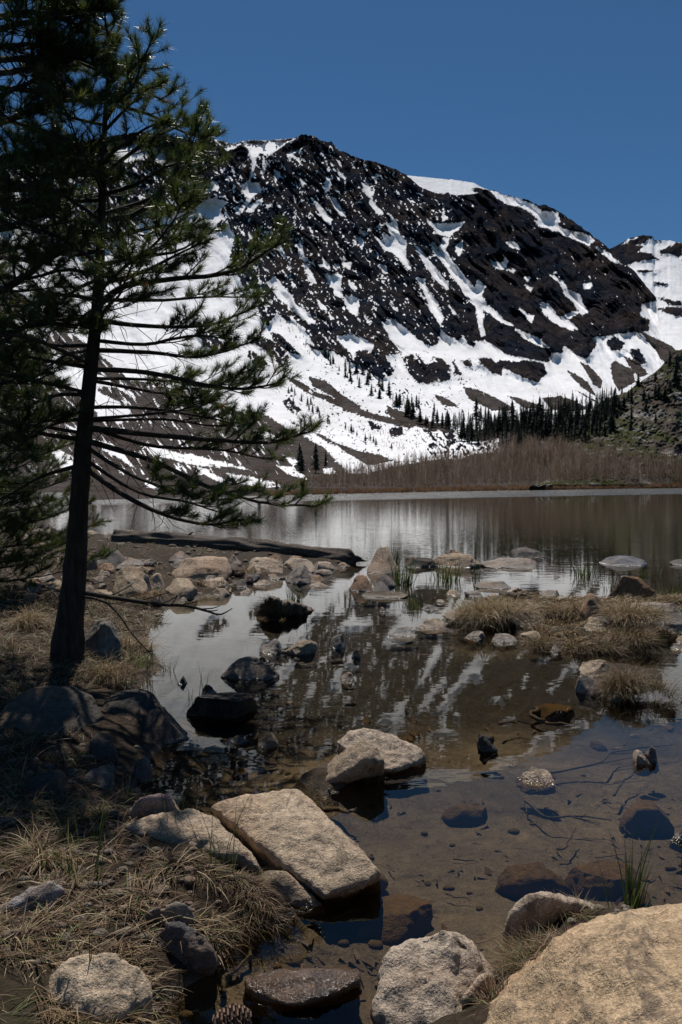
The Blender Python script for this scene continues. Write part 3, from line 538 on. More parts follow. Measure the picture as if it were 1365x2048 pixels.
hull_rock('blackish grey knobbly rock with a pale chipped corner on the muddy bank', [(290,1880,.10),(335,1846,.15),(375,1840,.15),(412,1868,.13),(428,1905,.08),(412,1935,.05),(385,1965,.0),(330,1955,.0),(275,1905,.05),(300,1960,-.1),(430,1960,-.1),(390,1880,-.05)], (.10,.098,.10), voxel=.008, seed=52, rough=.02)
hull_rock('rounded tan boulder with dark flecked shoulder at the bottom left', [(95,1960,.15),(140,1920,.21),(190,1902,.235),(230,1905,.24),(270,1930,.21),(298,1965,.17),(295,1995,.15),(230,2045,.14),(110,2030,.13),(100,2080,-.1),(310,2070,-.1),(290,1960,-.05),(110,1960,-.05)], TAN2, seed=54, rough=.016, sm=6)
hull_rock('light grey bone shaped rock lying at the left edge', [(0,1820,.16),(40,1800,.20),(75,1775,.22),(105,1762,.23),(130,1775,.20),(112,1800,.17),(85,1830,.15),(60,1858,.11),(10,1868,.10),(-10,1850,.11),(0,1900,-.02),(130,1840,-.02),(40,1800,0)], (.33,.31,.30), seed=56, rough=.014)
hull_rock('flat grey tan stone half buried in straw above the blackish rock', [(262,1850,.10),(290,1825,.15),(340,1803,.18),(375,1800,.18),(388,1822,.14),(370,1850,.10),(300,1865,.07),(270,1900,0),(390,1870,0)], GREY, seed=58, rough=.012)
hull_rock('small worn brick coloured block poking from the shaded mud', [(155,1604,.14),(180,1600,.16),(193,1612,.15),(192,1632,.11),(165,1634,.10),(160,1650,0),(195,1650,0)], TAN, voxel=.008, seed=59, rough=.006)
B = boulder
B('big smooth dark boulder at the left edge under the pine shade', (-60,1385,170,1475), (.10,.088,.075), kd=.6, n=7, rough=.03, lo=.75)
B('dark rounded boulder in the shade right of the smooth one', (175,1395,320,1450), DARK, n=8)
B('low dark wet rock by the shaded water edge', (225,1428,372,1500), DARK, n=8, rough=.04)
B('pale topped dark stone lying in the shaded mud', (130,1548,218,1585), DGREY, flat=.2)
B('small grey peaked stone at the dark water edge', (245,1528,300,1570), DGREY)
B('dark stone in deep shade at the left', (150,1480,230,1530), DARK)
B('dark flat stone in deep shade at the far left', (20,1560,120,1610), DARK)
B('black flat topped block standing in the pale reflecting water', (365,1390,512,1440), (.03,.028,.028), lean=0., kd=.5, flat=.35, n=9, tilt=.03)
B('small black stone peeking above the water behind the black block', (395,1376,432,1392), DARK)
B('small black stone at the end of the shaded spit', (350,1357,376,1372), DARK)
B('banded boat shaped boulder in the pale water', (436,1318,558,1362), (.20,.17,.14), kd=.35, n=6, rough=.05, lo=.75)
B('boulder with a pale crown and black front right of the pine trunk', (148,1238,232,1330), (.20,.19,.175), lean=0., kd=.8, n=8, lo=.7)
B('left one of the two joined stones in the middle shallows', (516,1282,566,1310), GREY, kd=.6)
B('longer pale one of the two joined stones in the middle shallows', (560,1282,634,1312), TAN, kd=.5)
B('small dark pyramid of rock right of the joined stones', (660,1270,692,1300), DGREY, n=7)
B('tiny black fin of rock below the dark pyramid', (702,1300,722,1318), DARK)
B('small tapering stone in the middle of the dark reflection', (680,1348,712,1366), GREY)
B('small dome of tan stone left of the pale ledge', (512,1476,556,1500), (.21,.17,.12))
B('black spiky lump of rotten wood standing in the water', (958,1475,1000,1506), DARK, rough=.22, kd=.7, name='wood_lump', cat='driftwood')
B('low pale stone just breaking the surface at the edge of the blue reflection', (1040,1548,1116,1574), PALE, kd=.5, rough=.09)
B('pointed pale stone half of a pair in the blue water', (1272,1508,1310,1532), PALE)
B('dark cap stone leaning on the pointed pale stone in the blue water', (1288,1500,1322,1526), DGREY, kd=.6)
B('wet stone cut by the right edge beside the sunken slab', (1342,1668,1400,1686), DGREY, kd=.4)
B('wet knobbly brown stone right of the boat shaped boulder\'s shadow', (450,1478,492,1492), (.1,.07,.05), rough=.15)
# right shore group
B('tall russet block with a shaded front at the right', (1222,1152,1330,1212), (.24,.14,.08), lean=-.1, kd=.4, n=7)
B('tan boulder wrapped by a straw tussock left of the russet block', (1172,1190,1242,1240), WARM, kd=.6)
B('smooth tan boulder among the tussocks on the grassy spit', (1022,1222,1114,1262), TAN2, kd=.6, rough=.03)
B('grey boulder under overhanging straw near the right edge', (1280,1208,1400,1258), GREY, kd=.6)
B('small tan stone between the tussocks below the tan boulder', (1180,1238,1216,1256), TAN)
B('little stone showing through wet grass at the front of the spit', (1100,1293,1130,1308), GREY)
B('oval pale stone capping the small grassy islet', (1165,1325,1240,1358), TAN, kd=.5)
B('rounded grey stone at the waterline in front of the islet', (1162,1356,1206,1394), GREY, kd=.8)
B('tiny pale stone awash under the straw tussock', (990,1277,1022,1290), GREY)
B('low pale stone at the left tip of the grassy spit', (838,1240,900,1260), PALE, kd=.5)
B('small white lichened stone by the left tip of the spit', (776,1258,838,1278), (.3,.29,.27), rough=.1, kd=.5)
B('bluish grey mound of rock far out in the lake on the right', (1218,1114,1322,1134), (.17,.17,.18), kd=.5)
B('low dark stone at the right edge of the lake', (1350,1120,1420,1132), DGREY, kd=.4)
B('twin peaked dark rock behind the long flat one', (1032,1096,1100,1117), DGREY, kd=.4, n=8)
B('long flat tan topped rock lying low in the lake', (966,1119,1098,1138), GREY, kd=.45, flat=.4)
B('flat tan stone in the lake behind the reeds', (866,1108,970,1136), TAN, kd=.4, flat=.3)
B('small brown knob of rock on the flat tan stone', (898,1100,930,1120), WARM)
B('black wedge of rock between the reeds and the flat stone', (808,1116,882,1136), DARK, kd=.5)
B('pale leaning pentagon shaped boulder at the lake edge', (736,1094,800,1150), (.46,.36,.27), kd=.8, n=9, lean=.9, flat=.15)
B('thin flat grey stone in the bright water behind the spit', (955,1165,1034,1180), GREY, kd=.4, flat=.4)
B('dark stone at the water edge left of the straw tussock', (845,1214,890,1226), DGREY)
B('brown cubic stone among the first reeds', (698,1152,750,1184), WARM, kd=.6)
B('small dark rock leaning behind the striped stone', (738,1164,786,1186), DGREY)
B('low dark stone behind the reeds', (750,1150,795,1176), DGREY)
B('long striped dead branch-like stone in front of the reeds', (722,1183,820,1198), (.2,.16,.12), kd=.3, rough=.08)
B('tiny round stone in front of the striped stone', (757,1216,772,1226), GREY)
# middle left rock field
B('wide flat tan table rock on dark feet', (330,1117,456,1160), (.40,.30,.22), kd=.6, flat=.5, tilt=.04, n=9)
B('wide dome of pale grey rock in the short grass', (204,1134,284,1192), TAN, kd=.7, lo=.6)
B('dark cleft stone right of the pale dome', (272,1150,300,1185), DGREY)
B('flat tan stone between the dome and the table rock', (318,1160,384,1190), TAN, kd=.7, flat=.3)
B('upright tan stone behind the flat one', (284,1148,322,1180), PALE)
B('thin pale stone at the waterline below the table rock', (398,1158,452,1174), PALE, kd=.6, flat=.3)
B('small pale stone in the shallow water near the thin one', (420,1178,458,1194), PALE, kd=.6)
B('little dark stone beside the thin pale stone', (468,1160,492,1176), DGREY)
B('grey block against the far side of the table rock', (328,1104,380,1124), GREY)
B('dark rock slab right beside the pine trunk', (160,1108,186,1140), DGREY)
B('long dark slanting rock behind the grey dome', (170,1100,240,1134), DGREY, flat=.2)
B('pale low block behind the grey dome', (225,1116,280,1132), GREY)
B('brown block under the log', (524,1108,566,1128), WARM)
B('broad flat pale stone under the middle of the log', (490,1117,565,1140), PALE, kd=.6, flat=.3)
B('flat pale stone with a notch near the log end', (560,1118,634,1146), PALE, kd=.6, flat=.3)
B('pale slab pointing to the log end', (622,1124,670,1142), PALE, kd=.6, flat=.4)
B('dark speckled boulder in the middle of the rock field', (568,1130,640,1170), GREY, kd=.6)
B('small brown pair of stones right of the speckled boulder', (612,1152,650,1168), WARM)
B('low stone lying in the water right of the speckled boulder', (612,1166,662,1176), TAN, kd=.5)
B('flat dark stone between the log and the table rock', (446,1124,490,1142), DGREY, flat=.3)
B('small round stone between the log and the table rock', (452,1110,478,1126), GREY)
B('dark low stone left of the speckled boulder', (458,1144,520,1162), DGREY, flat=.3)
B('small tan stone left of the notched flat stone', (490,1132,512,1142), TAN)
B('pale little stone sunk near the end of the log', (674,1126,698,1134), TAN)
B('white capped stone on the far shore point at the left', (80,1054,104,1072), PALE)
B('low brown stone on the far shore point at the left', (44,1058,80,1070), GREY)
for i, (bx, c) in enumerate([((110,1060,140,1072),GREY),((150,1062,190,1074),TAN),((196,1066,230,1080),GREY),((236,1060,262,1072),PALE),((0,1070,50,1082),TAN),((60,1148,100,1160),GREY),((86,1162,120,1172),TAN),((210,1086,250,1098),DGREY),((20,1088,70,1100),GREY),((520,1150,560,1162),GREY),((395,1130,420,1140),GREY)]):
    B('small stone scattered along the left shore point', bx, c, group='small stones scattered on the left shore')
for i, bx in enumerate([(486,1152,506,1160),(534,1132,552,1140),(640,1140,660,1148),(655,1130,672,1137),(300,1196,322,1204),(356,1196,372,1204),(386,1186,404,1193),(880,1150,910,1158),(1110,1150,1124,1156),(552,1420,566,1426),(1348,1290,1376,1302)]):
    B('pebble sized stone poking above the shallow water', bx, GREY, group='pebbles poking from the shallows', n=8)
for i in range(110):
    if i < 66: x, y = random.choice((random.uniform(180, 690), random.uniform(0, 330))), random.uniform(1075, 1196)
    else: x, y = random.uniform(850, 1365), random.uniform(1188, 1292)
    w = random.uniform(12, 44)*(y-800)/380; p_ = at(x+w/2, y, 0); zz_ = gz(p_.x, p_.y)
    if zz_ < -.10: continue
    B('low rough stone bedded among its neighbours on the shore', (x, y-w*.30, x+w, y), random.choice((TAN, PALE, GREY, WARM, GREY)), kd=.6, flat=.3, group='low stones bedded along the shore')
# sunken stones
def sunk(label, box, col=SUBM, top=-.015, group=None, kd=.7, **k):
    x0, y0, x1, y1 = box; b = at((x0+x1)/2, y1, top); zg = gz(b.x, b.y); b = at((x0+x1)/2, y1, zg*.8); d = b.y; Wd = (x1-x0)/F*d; top = top if group is None else zg+Wd*.3; Hh = max(top-zg, .03); _seed[0] += 1
    D = max(Wd*.65, (H-top)*F/(y0-HORIZ)-d); V, Fc = rock_shape(_seed[0], 5 if Wd > .3 else 4, k.get('flat', .55), 12, .12, .05, .6); V[:, 2] = np.where(V[:, 2] > 0, V[:, 2]**.6 if 0 else np.sign(V[:, 2])*np.abs(V[:, 2])**.7, V[:, 2])
    V = V*np.array([Wd/2, D/2, Hh*.9+.02]); o = mesh_np('sunken_stone', V, Fc, M['rock']); o.location = (b.x, b.y+D/2, top-Hh*.9-.02); o.color = (*col, 1); return tag(o, label, 'rock', group)
sunk('sunken brown slab with a lit ridge in front of the grass covered rock', (1000,1742,1155,1792), (.34,.25,.15))
sunk('sunken flat slab lying across the bed between the large slab and the pale triangle', (675,1790,878,1885), (.32,.24,.13), -.04)
sunk('sunken tan slab near the right edge in the blue water', (1252,1625,1360,1660), (.36,.27,.16))
sunk('sunken stone under the green reed clump on the right', (1140,1735,1300,1785), (.3,.22,.13), -.03)
sunk('pair of faint sunken stones in the sandy shallows', (885,1608,985,1645), (.28,.21,.13), -.05)
sunk('large sunken stone glowing brown near the dark reflection', (1078,1405,1164,1440), (.28,.19,.09), -.03)
sunk('small dark egg shaped stone sunk under the wet crested stone', (675,1985,715,2015), (.12,.1,.07), -.02)
sunk('sunken greenish stone close under the large slab', (500,1880,560,1930), (.22,.18,.10), -.05)
for i in range(26):
    x = random.uniform(440, 1360); y = random.choice([random.uniform(1600, 1980), random.uniform(1380, 1600)]); w = random.uniform(14, 46)*(y-900)/800
    p_ = at(x, y, 0)
    if gz(p_.x, p_.y) > -.05 or (420 < x < 800 and 1560 < y < 1800): continue
    sunk('dark stone lying on the shallow lake bed', (x, y, x+w, y+w*.42), (.13,.095,.06), -.05-random.random()*.04, 'dark stones on the lake bed')
# ------------------------------------------------------------------ tubes and blades
class Tubes:
    def __init__(s): s.V = []; s.Q = []; s.n = 0
    def add(s, P, R, k=6, jag=0., js=9):
        P = np.asarray(P, float); R = np.broadcast_to(np.asarray(R, float), (len(P),)); T = np.gradient(P, axis=0); T /= np.linalg.norm(T, axis=1)[:, None]+1e-9
        up = np.array([0, 0, 1.]) if abs(T[0][2]) < .9 else np.array([1., 0, 0]); A = np.cross(T, up); A /= np.linalg.norm(A, axis=1)[:, None]+1e-9; Bn = np.cross(T, A)
        an = np.arange(k)*2*math.pi/k; rr = R[:, None]*np.ones(k)
        if jag: rr = rr*(1+jag*perlin(P[:, None, 0]*js+np.cos(an)*1.7, P[:, None, 2]*7+P[:, None, 1]*js+np.sin(an)*1.7, np.sin(an)*2))
        V = P[:, None]+(A[:, None]*np.cos(an)[None, :, None]+Bn[:, None]*np.sin(an)[None, :, None])*rr[..., None]
        i = np.arange(len(P)*k).reshape(len(P), k)+s.n; j = np.roll(i, -1, 1)
        s.V.append(V.reshape(-1, 3)); s.Q.append(np.stack([i[:-1], j[:-1], j[1:], i[1:]], -1).reshape(-1, 4)); s.n += len(P)*k
    def build(s, name, mat, parent=None, loc=None):
        return mesh_np(name, np.concatenate(s.V), np.concatenate(s.Q), mat, parent, True, loc)
def unit(v): return v/(np.linalg.norm(v, axis=-1, keepdims=True)+1e-9)
def tris_blades(base, d, ln, wd, tone):
    """needles: one thin triangle each"""
    s = unit(np.cross(d, rng.normal(size=d.shape))); a = base-s*wd[:, None]/2; b = base+s*wd[:, None]/2; c = base+d*ln[:, None]
    V = np.stack([a, b, c], 1).reshape(-1, 3); return V, np.arange(len(V)).reshape(-1, 3), np.repeat(tone, 3)
def strip_blades(base, az, el, ln, wd, droop, tone, seg=4):
    """curved grass blades: az heading, el start elevation (rad), droop = elevation lost along the blade"""
    n = len(base); h = np.stack([np.cos(az), np.sin(az), 0*az], 1); side = np.stack([-np.sin(az), np.cos(az), 0*az], 1)
    tw = rng.uniform(-.6, .6, n); P = base.copy(); rows = []
    for i in range(seg+1):
        t = i/seg; w = wd*(1-t**1.6)*.5+wd*.04
        sd_ = side*np.cos(tw)[:, None]+np.array([0, 0, 1.])*np.sin(tw)[:, None]
        rows.append(P-sd_*w[:, None]); rows.append(P+sd_*w[:, None])
        e = el-droop*t; P = P+(h*np.cos(e)[:, None]+np.array([0, 0, 1.])*np.sin(e)[:, None])*(ln/seg)[:, None]
    V = np.stack(rows, 1).reshape(-1, 3); o = np.arange(n)[:, None]*(2*(seg+1)); q = []
    for i in range(seg): q.append(np.concatenate([o+2*i, o+2*i+1, o+2*i+3, o+2*i+2], 1))
    return V, np.concatenate(q), np.repeat(tone, 2*(seg+1))

# ------------------------------------------------------------------ the big pines
def smooth_path(P, n):
    P = np.asarray(P, float); m = len(P); t = np.linspace(0, m-1, n); r = []
    for x in t:
        i = min(int(x), m-2); f = x-i; p0 = P[max(i-1, 0)]; p1 = P[i]; p2 = P[i+1]; p3 = P[min(i+2, m-1)]
        r.append(.5*((2*p1)+(-p0+p2)*f+(2*p0-5*p1+4*p2-p3)*f*f+(-p0+3*p1-3*p2+p3)*f**3))
    return np.array(r)
def make_branch(root, path, r0, dens=1.0, start=.3, nl=.072, tuft=80, bare=False, subl=.5, lab=None, tone0=0.):
    """one bough: wood with side twigs, and its needles as a child"""
    L = np.linalg.norm(np.diff(path, axis=0), axis=1).sum(); n = max(8, int(L/.09)); P = smooth_path(path, n); start = start*random.uniform(.7, 1.05)
    P = P+np.cumsum(rng.normal(size=P.shape)*.006, axis=0)*np.linspace(0, 1, n)[:, None]
    tb = Tubes(); tb.add(P, r0*np.linspace(1, .22, n)**.9, 6); TB, TD = [], []
    T = unit(np.gradient(P, axis=0)); up = np.array([0, 0, 1.])
    ns = max(4, int(L*(1-start)/.074*dens)); sgn = 1
    for k in range(ns):
        t = start+(1-start)*(k+.5*random.random())/ns; i = min(n-1, int(t*n)); T_ = T[i]; sgn = -sgn
        side = unit(np.cross(T_, up)); side = unit(side*sgn+up*random.uniform(-.35, .55)); a = random.uniform(.6, 1.05)
        d = T_*math.cos(a)+side*math.sin(a); sl = subl*(1.08-t)**.7*random.uniform(.55, 1.1)*min(1, L/1.2); m = 6
        q = [P[i]]; dd = d.copy()
        for j in range(m): dd = unit(dd+up*.07+rng.normal(size=3)*.09+T_*.05); q.append(q[-1]+dd*sl/m)
        q = np.array(q); tb.add(q, np.linspace(r0*.30, .0028, m+1), 4)
        if bare and random.random() < bare: continue
        tq = unit(np.gradient(q, axis=0)); TB.append(q[-1]); TD.append(tq[-1])
        nt_ = max(2, int(sl/.065))
        for w in range(nt_):
            j = random.randint(2, m); s2 = unit(np.cross(tq[j], up)*random.choice((-1, 1))+up*random.uniform(-.2, .7)+rng.normal(size=3)*.25)
            d2 = unit(tq[j]+s2*random.uniform(.5, 1.1)); l2 = random.uniform(.05, .15); q2 = np.array([q[j], q[j]+d2*l2*.5, q[j]+d2*l2+up*.012]); tb.add(q2, [.0035, .003, .002], 3)
            TB.append(q2[-1]); TD.append(unit(d2+up*.15))
    for k in range(int(L*start/.05)):
        t = random.uniform(.04, start+.15); i = min(n-1, int(t*n)); d = unit(rng.normal(size=3)*.8+T[i]*.7+up*random.uniform(-.8, .2)); l = random.uniform(.08, .34)
        tb.add([P[i], P[i]+d*l*.5, P[i]+d*l+rng.normal(size=3)*.03+[0, 0, -.02]], [.0035, .003, .0015], 3)
    if not bare: TB.append(P[-1]); TD.append(T[-1])
    w = tb.build('branch', M['twig'], root, P[0]-0)
    w.location = Vector(P[0]-np.array(root.location)); 
    if lab: w['label'] = lab
    if TB:
        TB = np.array(TB); TD = np.array(TD); N = len(TB)*tuft; b = np.repeat(TB, tuft, 0); d = np.repeat(TD, tuft, 0)
        th = rng.uniform(.25, 1.25, N); pr = unit(np.cross(d, rng.normal(size=(N, 3)))); dd = unit(d*np.cos(th)[:, None]+pr*np.sin(th)[:, None]+up*.08)
        b = b-d*(rng.uniform(0, 1, N)**1.2*.085)[:, None]
        tone = np.clip(rng.normal(.42, .2, N)+np.repeat(rng.normal(0, .13, len(TB)), tuft)+tone0, 0, .93); tone[np.repeat(rng.random(len(TB)) < .012, tuft)] = 1.
        V, Fc, tt = tris_blades(b, dd, rng.uniform(.75, 1.15, N)*nl, rng.uniform(.0028, .0042, N), tone)
        o = mesh_np('needles', V, Fc, M['needle'], w, True, P[0], dict(tone=tt)); o.location = (0, 0, 0)
    return w
def trunk(root, P, R, n=60):
    P = smooth_path(P, n); R = np.interp(np.linspace(0, 1, n), np.linspace(0, 1, len(R)), R); tb = Tubes(); tb.add(P, R, 16, .12)
    o = tb.build('trunk', M['bark'], root, P[0]); o.location = Vector(P[0]-np.array(root.location)); return P
YT = 6.6
def D3(px, py, Y): return np.array(deep(px, py, Y))
base = at(140, 1325, .12); YT = base.y
tr = empty('pine_tree', base); tag(tr, 'tall dark pine with long drooping boughs rooted on the left bank', 'pine tree', 'pines on the left bank')
TP = [(135,1345),(140,1250),(150,1150),(157,1040),(163,940),(172,840),(184,720),(196,600),(202,480),(206,360),(209,270),(212,215),(215,170),(218,130),(221,100)]
TW = [80,56,46,38,34,30,26,22,17,14,11,9,7,5,3]
TR = trunk(tr, [D3(x, y, YT) for x, y in TP], [w/2/F*YT for w in TW])
TPa = np.array(TP)
def tx(y): return np.interp(-y, -TPa[:, 1], TPa[:, 0])
def bough(pts, r=.02, dY=0., **k):
    """pts: picture points of the bough, receding or approaching by dY metres towards the tip"""
    n = len(pts); y0 = pts[0][1]; P = [D3(tx(y0), y0, YT)]+[D3(x, y, YT+dY*((i+1)/(n-1))**1.0) for i, (x, y) in enumerate(pts[1:])]
    return make_branch(tr, P, r, **k)
RB = [([(160,1182),(293,1206),(370,1216),(440,1236)], .022, -.2, dict(bare=1., start=.2, subl=.35, lab='dead leafless bough reaching over the water')),
 ([(160,1190),(215,1205),(262,1262),(310,1318)], .013, -.3, dict(bare=1., start=.2, subl=.3, lab='dead leafless bough drooping to the grass')),
 ([(163,930),(240,985),(340,1035),(420,1050),(492,1045)], .024, -.5, dict(start=.45)), ([(164,915),(280,985),(380,1000),(450,1020)], .018, .5, dict(start=.4)),
 ([(165,880),(300,920),(420,975),(520,1003),(628,1012)], .028, .1, dict(start=.55)), ([(165,890),(260,950),(360,985),(430,1000)], .018, -.9, dict(start=.4)),
 ([(170,856),(300,868),(440,880),(550,885),(630,862)], .030, -.2, dict(start=.5)), ([(170,850),(290,890),(420,905),(540,930)], .022, .6, dict(start=.5)),
 ([(172,838),(280,830),(370,822),(415,812)], .015, -.5, dict(start=.5)), ([(174,815),(280,815),(400,830),(500,850)], .018, .8, dict(start=.45)),
 ([(180,738),(300,745),(420,770),(500,775),(555,768)], .024, -.1, dict(start=.45)), ([(178,760),(280,780),(400,800),(470,790)], .018, .6, dict(start=.4)),
 ([(184,700),(300,705),(400,715),(510,690)], .022, .1, dict(start=.42)), ([(186,680),(290,690),(380,672),(450,680)], .018, -.6, dict(start=.4)),
 ([(190,640),(300,652),(420,648),(498,618)], .022, .2, dict(start=.5)), ([(196,612),(250,572),(330,560),(440,545),(500,520),(548,486)], .028, -.1, dict(start=.5, dens=1.15)),
 ([(196,600),(310,598),(400,590),(500,585)], .018, .6, dict(start=.5)), ([(198,570),(280,548),(350,520),(402,498)], .018, -.5, dict(start=.4)),
 ([(200,530),(280,512),(350,500),(405,470)], .020, .3, dict(start=.4)), ([(202,480),(280,462),(340,450),(395,455)], .018, -.3, dict(start=.35)),
 ([(203,442),(280,425),(340,360),(385,300),(410,282)], .024, 0, dict(start=.4, dens=1.3)), ([(204,430),(290,402),(350,370),(428,325)], .022, .3, dict(start=.4, dens=1.2)),
 ([(206,390),(270,370),(330,335),(385,330)], .018, -.5, dict(start=.35)), ([(208,350),(270,300),(330,262),(375,248)], .018, .1, dict(start=.35, dens=1.3)),
 ([(209,320),(260,280),(310,250),(330,245)], .014, -.4, dict(start=.3)), ([(212,262),(245,225),(270,200),(290,180)], .014, 0, dict(start=.3, dens=1.3)),
 ([(213,230),(240,185),(262,150),(275,140)], .012, .3, dict(start=.3)), ([(215,190),(225,150),(225,120),(232,100)], .010, 0, dict(start=.2)),
 ([(217,150),(210,120),(190,95)], .010, -.3, dict(start=.1)), ([(219,125),(225,95),(222,70)], .01, .1, dict(start=.05))]
for p, r, dY, k in RB: bough(p, r, dY, **k)
LB = [([(163,930),(90,950),(30,985),(-30,1010)], .02, .3), ([(165,880),(100,870),(40,862),(-40,900)], .024, -.2), ([(172,838),(110,845),(50,880),(0,930)], .018, -.7), ([(176,790),(110,790),(50,810),(-30,830)], .02, .5),
 ([(182,735),(110,725),(40,715),(-40,740)], .02, -.2), ([(186,690),(110,690),(50,670),(-30,660)], .018, .6), ([(192,640),(120,640),(60,650),(-20,690)], .018, -.6), ([(196,600),(120,590),(50,610),(-30,600)], .02, .2),
 ([(199,550),(130,540),(70,555),(0,560)], .018, -.3), ([(201,500),(140,510),(70,490),(0,510)], .018, .5), ([(203,450),(140,440),(80,450),(0,430)], .018, -.1), ([(205,400),(140,400),(90,380),(20,390)], .018, .4),
 ([(207,350),(150,350),(90,335),(20,320)], .016, -.4), ([(209,300),(150,300),(100,280),(40,270)], .016, .3), ([(211,250),(160,240),(110,225),(60,235)], .014, -.2), ([(213,200),(160,190),(110,170),(70,150)], .014, .3),
 ([(216,150),(170,130),(130,110),(100,120)], .012, -.2)]
for i, (p, r, dY) in enumerate(LB): bough(p, r, dY, start=.42 if i < 8 else .3, dens=1.1)
for i in range(24):                                   # boughs towards and away from the picture
    h = 1.9+i*.13; j = int(np.argmin(abs(TR[:, 2]-h))); p0 = TR[j]; L = np.interp(h, [1.9, 3, 4.4, 5.1], [1.7, 1.8, .9, .3]); az = (math.pi/2 if i % 2 else -math.pi/2)+random.uniform(-.95, .95)
    if i % 2 == 0 and h > 3: L *= .8
    d = np.array([math.cos(az), math.sin(az), .05]); make_branch(tr, [p0, p0+d*L*.4+[0, 0, .02], p0+d*L*.75+[0, 0, -.03], p0+d*L+[0, 0, .06]], .016, start=.35, dens=1.0)
# a second pine whose trunk stands just left of the view
b2 = Vector((-4.15, 5.9, .15)); t2 = empty('pine_tree', b2); tag(t2, 'second pine standing at the left edge, only its thick limbs and dense needles reaching in', 'pine tree', 'pines on the left bank')
T2 = trunk(t2, [b2+Vector((.0, 0, z)) for z in (-.1, 1, 2.5, 4, 5.5, 7, 8.2)], [.24, .19, .17, .14, .11, .07, .02])
for pts, r in [([(40,372),(100,352),(190,347),(240,352)], .045), ([(-20,460),(60,437),(130,436),(185,470)], .035), ([(-60,600),(40,572),(110,535),(190,505)], .04), ([(-60,700),(40,650),(120,640),(170,650)], .03),
 ([(-50,250),(40,235),(110,210),(180,200)], .035), ([(-50,150),(40,140),(110,120),(170,110)], .032), ([(-60,60),(30,50),(90,30),(150,20)], .03), ([(-60,10),(60,-10),(140,-5),(222,8)], .03), ([(-60,40),(40,30),(120,45),(185,85)], .03), ([(-60,120),(60,110),(140,110),(200,130)], .03), ([(-60,180),(60,185),(150,200),(230,215)], .028), ([(-50,320),(20,310),(80,290),(150,285)], .028),
 ([(-60,200),(20,180),(70,165),(130,150)], .028), ([(-60,100),(0,90),(60,85),(110,70)], .028), ([(-60,850),(0,880),(60,850),(110,845)], .035), ([(-60,780),(-10,770),(40,760),(90,770)], .028), ([(-60,-30),(40,-60),(110,-70),(180,-60)], .028),
 ([(-80,400),(-20,400),(30,410),(90,400)], .03), ([(-80,520),(-20,510),(40,520),(100,530)], .028)]:
    yj = pts[0][1]; zz = deep(0, yj, 5.9).z; j = int(np.argmin(abs(T2[:, 2]-zz+.1)))
    P = [T2[j]]+[D3(x, y, 5.9+random.uniform(-.3, .3)) for x, y in pts]
    make_branch(t2, P, r, start=.48, dens=.9, subl=.5, tuft=76, tone0=.02)
for i in range(10):
    h = 2.2+i*.36; j = int(np.argmin(abs(T2[:, 2]-h))); p0 = T2[j]; az = i*2.4; L = 1.7 if h < 5 else 1.2; d = np.array([math.cos(az), math.sin(az), .05])
    if d[0] > .75: continue
    make_branch(t2, [p0, p0+d*L*.5, p0+d*L], .02, start=.35, dens=.8, tone0=-.08)
# dense young conifer behind, in the left middle distance
b3 = Vector((-4.15, 9.5, .2)); t3 = empty('young_pine', b3); tag(t3, 'dense low young pine filling the left edge behind the big trunk', 'pine tree')
T3 = trunk(t3, [b3+Vector((0, 0, z)) for z in (-.1, 1, 2, 3, 4.1)], [.05, .045, .035, .025, .01])
for i in range(76):
    h = .12+i*.05; j = int(np.argmin(abs(T3[:, 2]-b3.z-h))); p0 = T3[j]; az = i*2.4; L = 1.3*(1-.75*i/76); d = np.array([math.cos(az), math.sin(az), .15])
    make_branch(t3, [p0, p0+d*L*.5, p0+d*L+[0, 0, .1]], .012, start=.08, dens=1.2, tuft=60, subl=.55, tone0=-.06)

# ------------------------------------------------------------------ conifers on the mountainside
def conifer_mesh(seed, slim):
    r = np.random.default_rng(seed); tb = Tubes(); tb.add([(0, 0, -.3), (0, 0, .5), (0, 0, .95)], [.02, .015, .003], 4); V = [tb.V[0]]; Q = [np.concatenate([tb.Q[0][:, [0, 1, 2]], tb.Q[0][:, [0, 2, 3]]])]; n = len(V[0])
    for l in range(34):
        t = l/33; z = .10+.86*t; rad = slim*(1-t)**.8*r.uniform(.55, 1.2)+.01
        for k in range(7):
            a = r.uniform(0, 6.28); a2 = .38; rr = rad*r.uniform(.5, 1.1); tip = (math.cos(a)*rr, math.sin(a)*rr, z-.04-.05*(1-t)*r.random()); up_ = (0, 0, z+.045)
            b1 = (math.cos(a+a2)*rr*.55, math.sin(a+a2)*rr*.55, z-.012); b2_ = (math.cos(a-a2)*rr*.55, math.sin(a-a2)*rr*.55, z-.012)
            V.append(np.array([up_, b1, tip, b2_])); Q.append(np.array([[0, 1, 2], [0, 2, 3]])+n); n += 4
    me_o = mesh_np('conifer', np.concatenate(V), np.concatenate(Q), M['conifer'], smooth=False); me = me_o.data; bpy.data.objects.remove(me_o); return me
CM = [conifer_mesh(s, w) for s, w in ((1, .17), (2, .22), (3, .26), (4, .19))]
def Rany(x, y):
    if x > 1010 and y < 969 and y > np.interp(x, HS[:, 0], HS[:, 1]): return float(hillR(x, y))
    return float(Rmain(np.array(x, float), np.array(y, float)))
n_con = [0]
def conifer(x, y, hp, label, group, me=None):
    R = Rany(x, y); p = onR(x, y, R*.995); o = bpy.data.objects.new('conifer', me or random.choice(CM)); COL.objects.link(o); h = hp/F*R
    o.location = p; wv = random.uniform(1.0, 1.8); o.scale = (h*wv, h*wv, h); o.rotation_euler[2] = random.random()*6.28; tag(o, label, 'conifer', group); n_con[0] += 1
def inpoly(x, y, P): return float(poly_sd(np.array([float(x)]), np.array([float(y)]), P)[0]) > 0
